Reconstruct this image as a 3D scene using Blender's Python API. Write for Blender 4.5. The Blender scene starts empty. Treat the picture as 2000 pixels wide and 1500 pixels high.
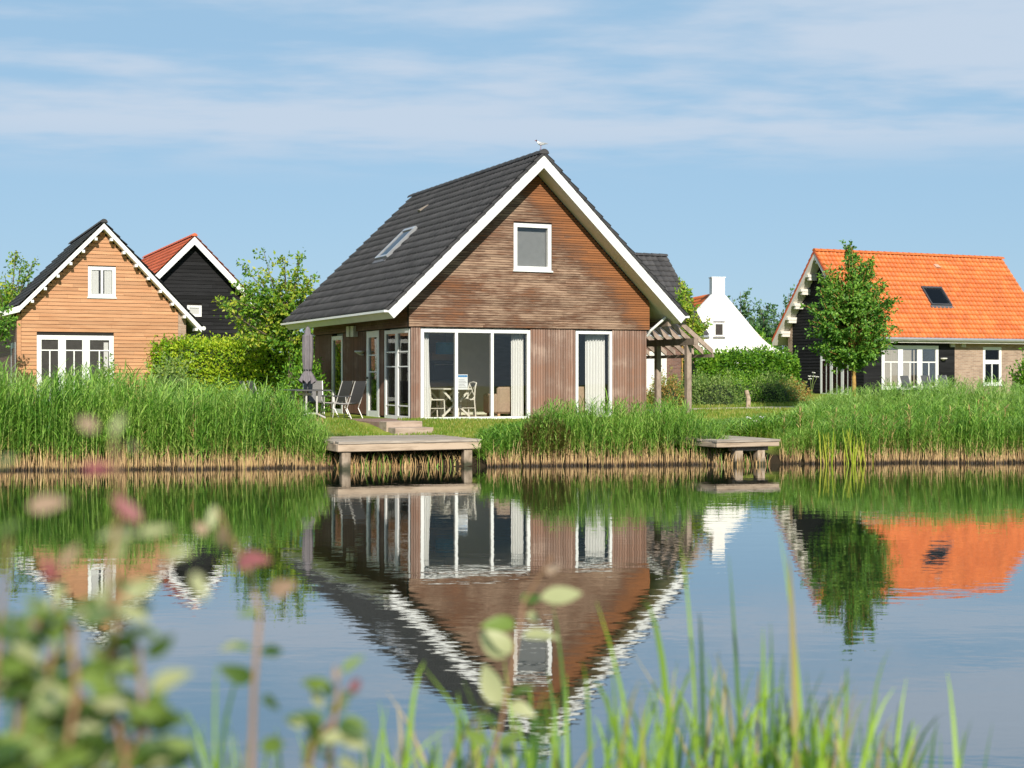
import bpy, bmesh, math, random
import numpy as np
from mathutils import Vector

R = math.radians
random.seed(7)
RNG = np.random.default_rng(11)
SC = bpy.context.scene
COL = SC.collection

# ------------------------------------------------------------------ camera
F_PX, CAM_H, HORIZON = 2778.0, 1.93, 735.0          # focal length in photo pixels, eye height over the water
cam_d = bpy.data.cameras.new('camera')
cam = bpy.data.objects.new('camera', cam_d)
COL.objects.link(cam)
cam.location = (0, 0, CAM_H)
cam.rotation_euler = (R(90), 0, 0)
cam_d.sensor_width = 36.0
cam_d.lens = F_PX / 2000 * 36.0
cam_d.shift_y = -(750 - HORIZON) / 2000.0
cam_d.clip_start = 0.05
cam_d.clip_end = 3000
cam_d.dof.use_dof = True
cam_d.dof.focus_distance = 35.0
cam_d.dof.aperture_fstop = 3.7
SC.camera = cam

# ------------------------------------------------------------------ sky and sun
SUN_TRAVEL = Vector((-0.085, 0.5614, -0.335)).normalized()
SUN_EL = math.asin(-SUN_TRAVEL.z)
SUN_AZ = math.atan2(-SUN_TRAVEL.x, -SUN_TRAVEL.y)
world = bpy.data.worlds.new('World')
SC.world = world
world.use_nodes = True


def build_world():
    nt = world.node_tree
    N, L = nt.nodes, nt.links
    N.clear()
    out = N.new('ShaderNodeOutputWorld')
    sky = N.new('ShaderNodeTexSky')
    sky.sky_type = 'NISHITA'
    sky.sun_disc = False
    sky.sun_elevation = SUN_EL
    sky.sun_rotation = SUN_AZ
    sky.altitude = 0
    sky.air_density = 1.0
    sky.dust_density = 0.15
    sky.ozone_density = 2.4
    tint = N.new('ShaderNodeMix'); tint.data_type = 'RGBA'; tint.blend_type = 'MULTIPLY'
    tint.inputs[0].default_value = 1.0
    tint.inputs[7].default_value = (1.0, 0.96, 1.02, 1)
    L.new(sky.outputs[0], tint.inputs[6])
    bg = N.new('ShaderNodeBackground'); bg.inputs[1].default_value = 0.082
    L.new(tint.outputs[2], bg.inputs[0])
    # thin stratified cloud sheet, laid out on a plane far above the ground
    tc = N.new('ShaderNodeTexCoord')
    sep = N.new('ShaderNodeSeparateXYZ'); L.new(tc.outputs['Generated'], sep.inputs[0])
    zc = N.new('ShaderNodeMath'); zc.operation = 'MAXIMUM'; L.new(sep.outputs[2], zc.inputs[0]); zc.inputs[1].default_value = 0.0
    zz = N.new('ShaderNodeMath'); zz.operation = 'ADD'; L.new(zc.outputs[0], zz.inputs[0]); zz.inputs[1].default_value = 0.035
    dv = N.new('ShaderNodeVectorMath'); dv.operation = 'DIVIDE'
    cz = N.new('ShaderNodeCombineXYZ')
    for i in range(3): L.new(zz.outputs[0], cz.inputs[i])
    L.new(tc.outputs['Generated'], dv.inputs[0]); L.new(cz.outputs[0], dv.inputs[1])
    mp = N.new('ShaderNodeMapping')
    mp.inputs['Rotation'].default_value = (0, 0, R(-14)); mp.inputs['Scale'].default_value = (0.62, 0.95, 0.0)
    mp.inputs['Location'].default_value = (37.9, 5.7, 0)
    L.new(dv.outputs[0], mp.inputs[0])
    n1 = N.new('ShaderNodeTexNoise'); n1.inputs['Scale'].default_value = 1.15; n1.inputs['Detail'].default_value = 8; n1.inputs['Roughness'].default_value = 0.5
    n1.inputs['Distortion'].default_value = 0.35
    L.new(mp.outputs[0], n1.inputs['Vector'])
    n2 = N.new('ShaderNodeTexNoise'); n2.inputs['Scale'].default_value = 4.2; n2.inputs['Detail'].default_value = 7; n2.inputs['Roughness'].default_value = 0.52
    L.new(mp.outputs[0], n2.inputs['Vector'])
    ad = N.new('ShaderNodeMath'); ad.operation = 'MULTIPLY_ADD'; ad.inputs[1].default_value = 0.5
    L.new(n2.outputs[0], ad.inputs[0]); L.new(n1.outputs[0], ad.inputs[2])
    ramp = N.new('ShaderNodeMapRange'); ramp.interpolation_type = 'SMOOTHSTEP'
    ramp.inputs[1].default_value = 0.59; ramp.inputs[2].default_value = 0.90
    ramp.inputs[3].default_value = 0.0; ramp.inputs[4].default_value = 0.9
    L.new(ad.outputs[0], ramp.inputs[0])
    # the sheet thins out into clear air towards the horizon
    fade = N.new('ShaderNodeMapRange'); fade.interpolation_type = 'SMOOTHSTEP'
    fade.inputs[1].default_value = 0.128; fade.inputs[2].default_value = 0.172
    L.new(sep.outputs[2], fade.inputs[0])
    mk = N.new('ShaderNodeMath'); mk.operation = 'MULTIPLY'; L.new(ramp.outputs[0], mk.inputs[0]); L.new(fade.outputs[0], mk.inputs[1])
    cb = N.new('ShaderNodeBackground'); cb.inputs[0].default_value = (0.475, 0.56, 0.67, 1); cb.inputs[1].default_value = 1.0
    mix = N.new('ShaderNodeMixShader')
    # veil of high thin cloud, thinned towards the zenith to lower the ambient light
    vb = N.new('ShaderNodeBackground'); vb.inputs[0].default_value = (0.295, 0.480, 0.650, 1)
    veil = N.new('ShaderNodeMixShader')
    vz = N.new('ShaderNodeMapRange'); vz.interpolation_type = 'SMOOTHSTEP'; vz.inputs[1].default_value = 0.3; vz.inputs[2].default_value = 1.0; vz.inputs[3].default_value = 0.78; vz.inputs[4].default_value = 0.3
    L.new(sep.outputs[2], vz.inputs[0]); L.new(vz.outputs[0], veil.inputs[0])
    L.new(bg.outputs[0], veil.inputs[1]); L.new(vb.outputs[0], veil.inputs[2])
    L.new(mk.outputs[0], mix.inputs[0]); L.new(veil.outputs[0], mix.inputs[1]); L.new(cb.outputs[0], mix.inputs[2])
    L.new(mix.outputs[0], out.inputs[0])


build_world()
sun_d = bpy.data.lights.new('sun', 'SUN')
sun_d.energy = 4.9
sun_d.angle = R(0.5)
sun_d.color = (1.0, 0.93, 0.82)
sun = bpy.data.objects.new('sun', sun_d)
COL.objects.link(sun)
sun.location = (10, -40, 40)
sun.rotation_euler = SUN_TRAVEL.to_track_quat('-Z', 'Y').to_euler()

SC.view_settings.view_transform = 'Standard'
SC.view_settings.look = 'None'
SC.view_settings.gamma = 1.0
SC.view_settings.exposure = 0.27
SC.view_settings.use_curve_mapping = False
SC.render.engine = 'CYCLES'
cy = SC.cycles
cy.max_bounces = 12
cy.diffuse_bounces = 6
cy.glossy_bounces = 5
cy.transmission_bounces = 4
cy.transparent_max_bounces = 24
cy.caustics_reflective = False
cy.caustics_refractive = False
cy.sample_clamp_indirect = 6.0
cy.use_denoising = True
try:
    cy.denoiser = 'OPENIMAGEDENOISE'
    cy.denoising_input_passes = 'RGB_ALBEDO_NORMAL'
except Exception:
    pass

# ------------------------------------------------------------------ frames and helpers
TH = R(24)
AX = np.array([math.cos(TH), math.sin(TH), 0.0])     # along the house fronts
BX = np.array([-math.sin(TH), math.cos(TH), 0.0])    # into depth


def at(u, v, y):
    """Point of the place seen at photo pixel (u, v), y metres in front of the eye."""
    return np.array([(u - 1000) / F_PX * y, y, CAM_H - (v - HORIZON) / F_PX * y])


def shore_y(x):
    return 30.6 + 0.135 * np.clip(x, -14, 9)


_GX = np.array([-60, 2.8, 4.1, 5.3, 6.6])
_GZ = np.array([0.55, 0.5, 0.42, -0.35, -1.0])


def ground_z(x, y):
    x = np.asarray(x, float); y = np.asarray(y, float)
    s = y - shore_y(x)
    near = np.interp(y, _GX, _GZ)
    far = np.interp(s, [-6, -1.2, 0.0, 0.35, 2.6, 4.4, 5.2, 40, 70, 200], [-1.0, -0.5, 0.0, 0.22, 0.56, 0.80, 0.83, 1.03, 1.12, 1.2])
    far = far + 0.0185 * np.clip(s - 5.2, 0, 17) * np.clip((x - 2) / 6, 0, 1)
    return np.where(y < 15, near, far)


def gz(x, y):
    return float(ground_z(x, y))


class MB:
    """Collects faces; build() links them as ONE mesh object."""
    def __init__(s):
        s.v = []; s.f = []; s.m = []

    def add(s, vs, fs, mi=0):
        o = len(s.v)
        s.v += [tuple(p) for p in vs]
        s.f += [tuple(i + o for i in f) for f in fs]
        s.m += [mi] * len(fs)
        return s

    def hexa(s, p, mi=0):
        return s.add(p, [(0, 3, 2, 1), (4, 5, 6, 7), (0, 1, 5, 4), (1, 2, 6, 5), (2, 3, 7, 6), (3, 0, 4, 7)], mi)

    def box(s, x0, x1, y0, y1, z0, z1, mi=0):
        return s.hexa([(x0, y0, z0), (x1, y0, z0), (x1, y1, z0), (x0, y1, z0), (x0, y0, z1), (x1, y0, z1), (x1, y1, z1), (x0, y1, z1)], mi)

    def mbox(s, fn, s0, s1, d0, d1, z0, z1, mi=0):
        return s.hexa([fn(s0, d0, z0), fn(s1, d0, z0), fn(s1, d1, z0), fn(s0, d1, z0), fn(s0, d0, z1), fn(s1, d0, z1), fn(s1, d1, z1), fn(s0, d1, z1)], mi)

    def prism(s, poly, off, mi=0):
        n = len(poly); off = np.asarray(off, float)
        vs = [np.asarray(p, float) for p in poly]; vs += [p + off for p in vs]
        fs = [tuple(range(n))[::-1], tuple(range(n, 2 * n))] + [(i, (i + 1) % n, n + (i + 1) % n, n + i) for i in range(n)]
        return s.add(vs, fs, mi)

    def beam(s, p, q, w, h, mi=0, up=(0, 0, 1)):
        p = np.asarray(p, float); q = np.asarray(q, float)
        d = q - p; d /= np.linalg.norm(d)
        x = np.cross(d, up)
        if np.linalg.norm(x) < 1e-4: x = np.cross(d, (0, 1, 0))
        x /= np.linalg.norm(x); y = np.cross(x, d)
        x = x * w / 2; y = y * h / 2
        return s.hexa([p - x - y, p + x - y, p + x + y, p - x + y, q - x - y, q + x - y, q + x + y, q - x + y], mi)

    def tube(s, pts, rad, n=6, mi=0, cap=True):
        pts = [np.asarray(p, float) for p in pts]
        if np.isscalar(rad): rad = [rad] * len(pts)
        base = len(s.v); k = len(pts); u = None
        vs = []
        for i, p in enumerate(pts):
            d = pts[min(i + 1, k - 1)] - pts[max(i - 1, 0)]
            d = d / (np.linalg.norm(d) + 1e-9)
            if u is None:
                u = np.cross(d, (0, 0, 1.0))
                if np.linalg.norm(u) < 1e-3: u = np.cross(d, (0, 1.0, 0))
            u = u - d * (u @ d); u /= np.linalg.norm(u) + 1e-9
            w = np.cross(d, u)
            for j in range(n):
                t = 2 * math.pi * j / n
                vs.append(p + rad[i] * (math.cos(t) * u + math.sin(t) * w))
        fs = [(i * n + j, i * n + (j + 1) % n, (i + 1) * n + (j + 1) % n, (i + 1) * n + j) for i in range(k - 1) for j in range(n)]
        if cap: fs += [tuple(range(n))[::-1], tuple(range((k - 1) * n, k * n))]
        return s.add(vs, fs, mi)

    def mesh(s, name, mats):
        me = bpy.data.meshes.new(name)
        me.from_pydata([tuple(float(c) for c in p) for p in s.v], [], s.f)
        for m in (mats if isinstance(mats, (list, tuple)) else [mats]): me.materials.append(m)
        if any(s.m): me.polygons.foreach_set('material_index', s.m)
        me.update()
        return me

    def build(s, name, mats, parent=None, smooth=False, bevel=0.0):
        me = s.mesh(name, mats)
        bm = bmesh.new(); bm.from_mesh(me); bmesh.ops.recalc_face_normals(bm, faces=bm.faces[:]); bm.to_mesh(me); bm.free()
        return link(name, me, parent, smooth, bevel)


def link(name, me, parent=None, smooth=False, bevel=0.0):
    o = bpy.data.objects.new(name, me)
    COL.objects.link(o)
    if parent is not None:
        o.parent = parent
        if parent.get('_z0') is not None and parent.type == 'EMPTY':
            o.location.z = -parent['_z0']
    if smooth and me is not None:
        me.polygons.foreach_set('use_smooth', [True] * len(me.polygons))
    if bevel:
        b = o.modifiers.new('bevel', 'BEVEL'); b.width = bevel; b.segments = 1; b.limit_method = 'ANGLE'
    return o


def tag(o, label, cat=None, group=None, kind=None):
    o['label'] = label
    if cat: o['category'] = cat
    if group: o['group'] = group
    if kind: o['kind'] = kind
    return o


def empty(name, loc, rz=0.0, label=None, cat=None, group=None, absz=False):
    o = bpy.data.objects.new(name, None)
    o.empty_display_size = 0.3
    COL.objects.link(o)
    o.location = tuple(float(c) for c in loc)
    o.rotation_euler = (0, 0, rz)
    if absz: o['_z0'] = float(loc[2])
    if label: tag(o, label, cat, group)
    return o


def children(o):
    return [c for c in COL.objects if c.parent == o]


def copy_tree(o, parent=None):
    c = o.copy(); COL.objects.link(c)
    c.parent = parent
    for ch in children(o): copy_tree(ch, c)
    return c


def np_mesh(name, V, T, mats, midx=None):
    me = bpy.data.meshes.new(name)
    V = np.ascontiguousarray(V, np.float32); T = np.ascontiguousarray(T, np.int32)
    me.vertices.add(len(V)); me.vertices.foreach_set('co', V.ravel())
    me.loops.add(T.size); me.loops.foreach_set('vertex_index', T.ravel())
    me.polygons.add(len(T)); me.polygons.foreach_set('loop_start', np.arange(0, T.size, 3, dtype=np.int32))
    for m in (mats if isinstance(mats, (list, tuple)) else [mats]): me.materials.append(m)
    if midx is not None: me.polygons.foreach_set('material_index', np.ascontiguousarray(midx, np.int32))
    me.update(calc_edges=True)
    return me


# ------------------------------------------------------------------ materials
def new_mat(name):
    m = bpy.data.materials.new(name); m.use_nodes = True
    nt = m.node_tree; nt.nodes.clear()
    out = nt.nodes.new('ShaderNodeOutputMaterial')
    return m, nt.nodes, nt.links, out


def c4(c): return (c[0], c[1], c[2], 1.0)


def basic(name, col, rough=0.6, var=0.12, scale=6.0, bump=0.0, col2=None, stretch=(1, 1, 1), objvar=0.0, spec=0.5, metal=0.0, detail=6, rot=TH, mixw=(0.35, 0.68), island=False):
    """Procedural surface: two tones mixed by noise in place, plus tone shifts per object."""
    m, N, L, out = new_mat(name)
    b = N.new('ShaderNodeBsdfPrincipled')
    b.inputs['Roughness'].default_value = rough
    b.inputs['Metallic'].default_value = metal
    b.inputs['Specular IOR Level'].default_value = spec
    geo = N.new('ShaderNodeNewGeometry')
    vr = N.new('ShaderNodeVectorRotate'); vr.rotation_type = 'Z_AXIS'; vr.inputs['Angle'].default_value = -rot
    L.new(geo.outputs['Position'], vr.inputs['Vector'])
    mp = N.new('ShaderNodeVectorMath'); mp.operation = 'MULTIPLY'; mp.inputs[1].default_value = stretch
    L.new(vr.outputs[0], mp.inputs[0])
    vec = mp.outputs[0]
    info = None
    if objvar or island:
        info = N.new('ShaderNodeObjectInfo')
    if objvar:
        ad = N.new('ShaderNodeVectorMath'); ad.operation = 'ADD'
        ml = N.new('ShaderNodeMath'); ml.operation = 'MULTIPLY'; ml.inputs[1].default_value = 37.0
        L.new(info.outputs['Random'], ml.inputs[0]); L.new(vec, ad.inputs[0]); L.new(ml.outputs[0], ad.inputs[1])
        vec = ad.outputs[0]
    n = N.new('ShaderNodeTexNoise'); n.inputs['Scale'].default_value = scale; n.inputs['Detail'].default_value = detail; n.inputs['Roughness'].default_value = 0.6
    L.new(vec, n.inputs['Vector'])
    c2 = col2 if col2 else tuple(max(0, x * (1 - 2.2 * var)) for x in col)
    mr = N.new('ShaderNodeMapRange'); mr.inputs[1].default_value = mixw[0]; mr.inputs[2].default_value = mixw[1]
    L.new(n.outputs[0], mr.inputs[0])
    mx = N.new('ShaderNodeMix'); mx.data_type = 'RGBA'
    L.new(mr.outputs[0], mx.inputs[0]); mx.inputs[6].default_value = c4(c2); mx.inputs[7].default_value = c4(col)
    cur = mx.outputs[2]
    rnd = info.outputs['Random'] if (objvar and not island) else (geo.outputs['Random Per Island'] if island else None)
    if rnd is not None and objvar:
        h = N.new('ShaderNodeHueSaturation')
        a = N.new('ShaderNodeMapRange'); a.inputs[3].default_value = 1 - objvar; a.inputs[4].default_value = 1 + objvar
        L.new(rnd, a.inputs[0]); L.new(a.outputs[0], h.inputs['Value']); L.new(cur, h.inputs['Color'])
        cur = h.outputs[0]
    L.new(cur, b.inputs['Base Color'])
    if bump:
        bp = N.new('ShaderNodeBump'); bp.inputs['Strength'].default_value = bump; bp.inputs['Distance'].default_value = 0.01
        L.new(n.outputs[0], bp.inputs['Height']); L.new(bp.outputs[0], b.inputs['Normal'])
    L.new(b.outputs[0], out.inputs[0])
    m['bsdf'] = b.name
    return m


def leaf_mat(name, cols, trans=0.35, rough=0.45, per='island', spec=0.35, patch=0.0, glow=(1.15, 1.2, 0.55)):
    """Leaf colour picked at random per leaf between the given tones; light shines through."""
    m, N, L, out = new_mat(name)
    geo = N.new('ShaderNodeNewGeometry')
    rnd = geo.outputs['Random Per Island'] if per == 'island' else N.new('ShaderNodeObjectInfo').outputs['Random']
    if patch:
        tn = N.new('ShaderNodeTexNoise'); tn.inputs['Scale'].default_value = patch; tn.inputs['Detail'].default_value = 2
        L.new(geo.outputs['Position'], tn.inputs['Vector'])
        mm = N.new('ShaderNodeMapRange'); mm.inputs[1].default_value = 0.3; mm.inputs[2].default_value = 0.7; mm.inputs[3].default_value = -0.3; mm.inputs[4].default_value = 0.3
        L.new(tn.outputs[0], mm.inputs[0])
        ad = N.new('ShaderNodeMath'); ad.operation = 'ADD'; ad.use_clamp = True
        L.new(rnd, ad.inputs[0]); L.new(mm.outputs[0], ad.inputs[1]); rnd = ad.outputs[0]
    cr = N.new('ShaderNodeValToRGB')
    els = cr.color_ramp.elements
    while len(els) < len(cols): els.new(0.5)
    for i, c in enumerate(cols):
        els[i].position = i / max(1, len(cols) - 1); els[i].color = c4(c)
    L.new(rnd, cr.inputs[0])
    b = N.new('ShaderNodeBsdfPrincipled'); b.inputs['Roughness'].default_value = rough; b.inputs['Specular IOR Level'].default_value = spec
    L.new(cr.outputs[0], b.inputs['Base Color'])
    t = N.new('ShaderNodeBsdfTranslucent')
    g = N.new('ShaderNodeMix'); g.data_type = 'RGBA'; g.blend_type = 'MULTIPLY'; g.inputs[0].default_value = 1; g.inputs[7].default_value = c4(glow)
    L.new(cr.outputs[0], g.inputs[6]); L.new(g.outputs[2], t.inputs[0])
    mx = N.new('ShaderNodeMixShader'); mx.inputs[0].default_value = trans
    L.new(b.outputs[0], mx.inputs[1]); L.new(t.outputs[0], mx.inputs[2]); L.new(mx.outputs[0], out.inputs[0])
    return m


def glass_mat(name, tint=(0.96, 0.965, 0.965)):
    m, N, L, out = new_mat(name)
    fr = N.new('ShaderNodeFresnel'); fr.inputs[0].default_value = 1.5
    t = N.new('ShaderNodeBsdfTransparent'); t.inputs[0].default_value = c4(tint)
    g = N.new('ShaderNodeBsdfGlossy'); g.inputs['Roughness'].default_value = 0.0
    geo = N.new('ShaderNodeNewGeometry')
    n = N.new('ShaderNodeTexNoise'); n.inputs['Scale'].default_value = 0.9; n.inputs['Detail'].default_value = 1
    L.new(geo.outputs['Position'], n.inputs['Vector'])
    bp = N.new('ShaderNodeBump'); bp.inputs['Strength'].default_value = 0.05; bp.inputs['Distance'].default_value = 0.02
    L.new(n.outputs[0], bp.inputs['Height']); L.new(bp.outputs[0], g.inputs['Normal'])
    mx = N.new('ShaderNodeMixShader')
    L.new(fr.outputs[0], mx.inputs[0]); L.new(t.outputs[0], mx.inputs[1]); L.new(g.outputs[0], mx.inputs[2]); L.new(mx.outputs[0], out.inputs[0])
    return m


def brick_mat(name, c1, c2, mortar, bw=0.21, bh=0.062, rot=TH, swap=False):
    m, N, L, out = new_mat(name)
    b = N.new('ShaderNodeBsdfPrincipled'); b.inputs['Roughness'].default_value = 0.85
    geo = N.new('ShaderNodeNewGeometry')
    vr = N.new('ShaderNodeVectorRotate'); vr.rotation_type = 'Z_AXIS'; vr.inputs['Angle'].default_value = -rot
    L.new(geo.outputs['Position'], vr.inputs['Vector'])
    sp = N.new('ShaderNodeSeparateXYZ'); L.new(vr.outputs[0], sp.inputs[0])
    sm = N.new('ShaderNodeMath'); sm.operation = 'ADD'; L.new(sp.outputs[0], sm.inputs[0]); L.new(sp.outputs[1], sm.inputs[1])
    cb = N.new('ShaderNodeCombineXYZ'); L.new(sm.outputs[0], cb.inputs[0]); L.new(sp.outputs[1 if swap else 2], cb.inputs[1])
    if swap: L.new(sp.outputs[0], cb.inputs[0])
    t = N.new('ShaderNodeTexBrick'); t.inputs['Scale'].default_value = 1.0
    t.inputs['Brick Width'].default_value = bw; t.inputs['Row Height'].default_value = bh; t.inputs['Mortar Size'].default_value = 0.006
    t.inputs['Color1'].default_value = c4(c1); t.inputs['Color2'].default_value = c4(c2); t.inputs['Mortar'].default_value = c4(mortar)
    L.new(cb.outputs[0], t.inputs['Vector'])
    n = N.new('ShaderNodeTexNoise'); n.inputs['Scale'].default_value = 3.0; n.inputs['Detail'].default_value = 5; L.new(geo.outputs['Position'], n.inputs['Vector'])
    h = N.new('ShaderNodeHueSaturation'); L.new(t.outputs[0], h.inputs['Color'])
    mr = N.new('ShaderNodeMapRange'); mr.inputs[3].default_value = 0.72; mr.inputs[4].default_value = 1.25; L.new(n.outputs[0], mr.inputs[0]); L.new(mr.outputs[0], h.inputs['Value'])
    L.new(h.outputs[0], b.inputs['Base Color'])
    bp = N.new('ShaderNodeBump'); bp.inputs['Strength'].default_value = 0.6; bp.inputs['Distance'].default_value = 0.008; bp.invert = True
    L.new(t.outputs[1], bp.inputs['Height']); L.new(bp.outputs[0], b.inputs['Normal'])
    L.new(b.outputs[0], out.inputs[0])
    return m


def weathered_mat(name, fresh, grey, dark, stretch, along_rake=None, objvar=0.2):
    """Untreated wood slats: grey-brown where rain reaches, fresh orange-brown where the roof shelters them."""
    m, N, L, out = new_mat(name)
    b = N.new('ShaderNodeBsdfPrincipled'); b.inputs['Roughness'].default_value = 0.72; b.inputs['Specular IOR Level'].default_value = 0.3
    geo = N.new('ShaderNodeNewGeometry'); info = N.new('ShaderNodeObjectInfo')
    vr = N.new('ShaderNodeVectorRotate'); vr.rotation_type = 'Z_AXIS'; vr.inputs['Angle'].default_value = -TH
    L.new(geo.outputs['Position'], vr.inputs['Vector'])
    st = N.new('ShaderNodeVectorMath'); st.operation = 'MULTIPLY'; st.inputs[1].default_value = stretch; L.new(vr.outputs[0], st.inputs[0])
    ml = N.new('ShaderNodeMath'); ml.operation = 'MULTIPLY'; ml.inputs[1].default_value = 53.0; L.new(info.outputs['Random'], ml.inputs[0])
    ad = N.new('ShaderNodeVectorMath'); ad.operation = 'ADD'; L.new(st.outputs[0], ad.inputs[0]); L.new(ml.outputs[0], ad.inputs[1])
    grain = N.new('ShaderNodeTexNoise'); grain.inputs['Scale'].default_value = 5.0; grain.inputs['Detail'].default_value = 8; grain.inputs['Roughness'].default_value = 0.66
    L.new(ad.outputs[0], grain.inputs['Vector'])
    big = N.new('ShaderNodeTexNoise'); big.inputs['Scale'].default_value = 0.9; big.inputs['Detail'].default_value = 5; big.inputs['Roughness'].default_value = 0.6
    sv = N.new('ShaderNodeVectorMath'); sv.operation = 'MULTIPLY'; sv.inputs[1].default_value = (0.8, 0.8, 1.5); L.new(vr.outputs[0], sv.inputs[0]); L.new(sv.outputs[0], big.inputs['Vector'])
    # weathering amount
    w = N.new('ShaderNodeMath'); w.operation = 'MULTIPLY_ADD'; w.inputs[1].default_value = 1.6; w.inputs[2].default_value = -1.06
    L.new(big.outputs[0], w.inputs[0]); cur = w.outputs[0]
    gr = N.new('ShaderNodeMath'); gr.operation = 'MULTIPLY_ADD'; gr.inputs[1].default_value = 1.5
    L.new(grain.outputs[0], gr.inputs[0]); L.new(cur, gr.inputs[2]); cur = gr.outputs[0]
    if along_rake is not None:
        nx, nz, c, width = along_rake     # sheltered where nx*x + nz*z > c
        sp = N.new('ShaderNodeSeparateXYZ'); L.new(vr.outputs[0], sp.inputs[0])
        a1 = N.new('ShaderNodeMath'); a1.operation = 'MULTIPLY'; a1.inputs[1].default_value = nx; L.new(sp.outputs[0], a1.inputs[0])
        a2 = N.new('ShaderNodeMath'); a2.operation = 'MULTIPLY_ADD'; a2.inputs[1].default_value = nz; L.new(sp.outputs[2], a2.inputs[0]); L.new(a1.outputs[0], a2.inputs[2])
        mr = N.new('ShaderNodeMapRange'); mr.interpolation_type = 'SMOOTHSTEP'; mr.inputs[1].default_value = c - width; mr.inputs[2].default_value = c; mr.inputs[3].default_value = 0.12; mr.inputs[4].default_value = -0.62
        L.new(a2.outputs[0], mr.inputs[0])
        a3 = N.new('ShaderNodeMath'); a3.operation = 'ADD'; L.new(cur, a3.inputs[0]); L.new(mr.outputs[0], a3.inputs[1]); cur = a3.outputs[0]
    cr = N.new('ShaderNodeValToRGB'); e = cr.color_ramp.elements
    e[0].position = 0.10; e[0].color = c4(fresh); e[1].position = 0.80; e[1].color = c4(grey)
    mid = e.new(0.5); mid.color = c4(dark)
    L.new(cur, cr.inputs[0])
    h = N.new('ShaderNodeHueSaturation'); mv = N.new('ShaderNodeMapRange'); mv.inputs[3].default_value = 1 - objvar; mv.inputs[4].default_value = 1 + objvar
    L.new(info.outputs['Random'], mv.inputs[0]); L.new(mv.outputs[0], h.inputs['Value']); L.new(cr.outputs[0], h.inputs['Color'])
    L.new(h.outputs[0], b.inputs['Base Color'])
    bp = N.new('ShaderNodeBump'); bp.inputs['Strength'].default_value = 0.25; bp.inputs['Distance'].default_value = 0.004
    L.new(grain.outputs[0], bp.inputs['Height']); L.new(bp.outputs[0], b.inputs['Normal'])
    L.new(b.outputs[0], out.inputs[0])
    return m


def ground_mat():
    m, N, L, out = new_mat('lawn_soil')
    b = N.new('ShaderNodeBsdfPrincipled'); b.inputs['Roughness'].default_value = 0.9; b.inputs['Specular IOR Level'].default_value = 0.1
    geo = N.new('ShaderNodeNewGeometry'); sp = N.new('ShaderNodeSeparateXYZ'); L.new(geo.outputs['Position'], sp.inputs[0])
    n = N.new('ShaderNodeTexNoise'); n.inputs['Scale'].default_value = 0.55; n.inputs['Detail'].default_value = 9; n.inputs['Roughness'].default_value = 0.65; L.new(geo.outputs['Position'], n.inputs['Vector'])
    n2 = N.new('ShaderNodeTexNoise'); n2.inputs['Scale'].default_value = 22; n2.inputs['Detail'].default_value = 4; L.new(geo.outputs['Position'], n2.inputs['Vector'])
    cr = N.new('ShaderNodeValToRGB'); e = cr.color_ramp.elements
    e[0].position = 0.3; e[0].color = (0.12, 0.20, 0.020, 1); e[1].position = 0.72; e[1].color = (0.36, 0.31, 0.095, 1)
    k = e.new(0.5); k.color = (0.20, 0.265, 0.032, 1)
    L.new(n.outputs[0], cr.inputs[0])
    h = N.new('ShaderNodeHueSaturation'); mr = N.new('ShaderNodeMapRange'); mr.inputs[1].default_value = 0.3; mr.inputs[2].default_value = 0.7; mr.inputs[3].default_value = 0.65; mr.inputs[4].default_value = 1.3
    L.new(n2.outputs[0], mr.inputs[0]); L.new(mr.outputs[0], h.inputs['Value']); L.new(cr.outputs[0], h.inputs['Color'])
    z = N.new('ShaderNodeMapRange'); z.inputs[1].default_value = 0.16; z.inputs[2].default_value = 0.34; L.new(sp.outputs[2], z.inputs[0])
    mx = N.new('ShaderNodeMix'); mx.data_type = 'RGBA'; mx.inputs[6].default_value = (0.035, 0.026, 0.016, 1); L.new(z.outputs[0], mx.inputs[0]); L.new(h.outputs[0], mx.inputs[7])
    L.new(mx.outputs[2], b.inputs['Base Color'])
    bp = N.new('ShaderNodeBump'); bp.inputs['Strength'].default_value = 0.7; bp.inputs['Distance'].default_value = 0.04; L.new(n2.outputs[0], bp.inputs['Height']); L.new(bp.outputs[0], b.inputs['Normal'])
    L.new(b.outputs[0], out.inputs[0])
    return m


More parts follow.
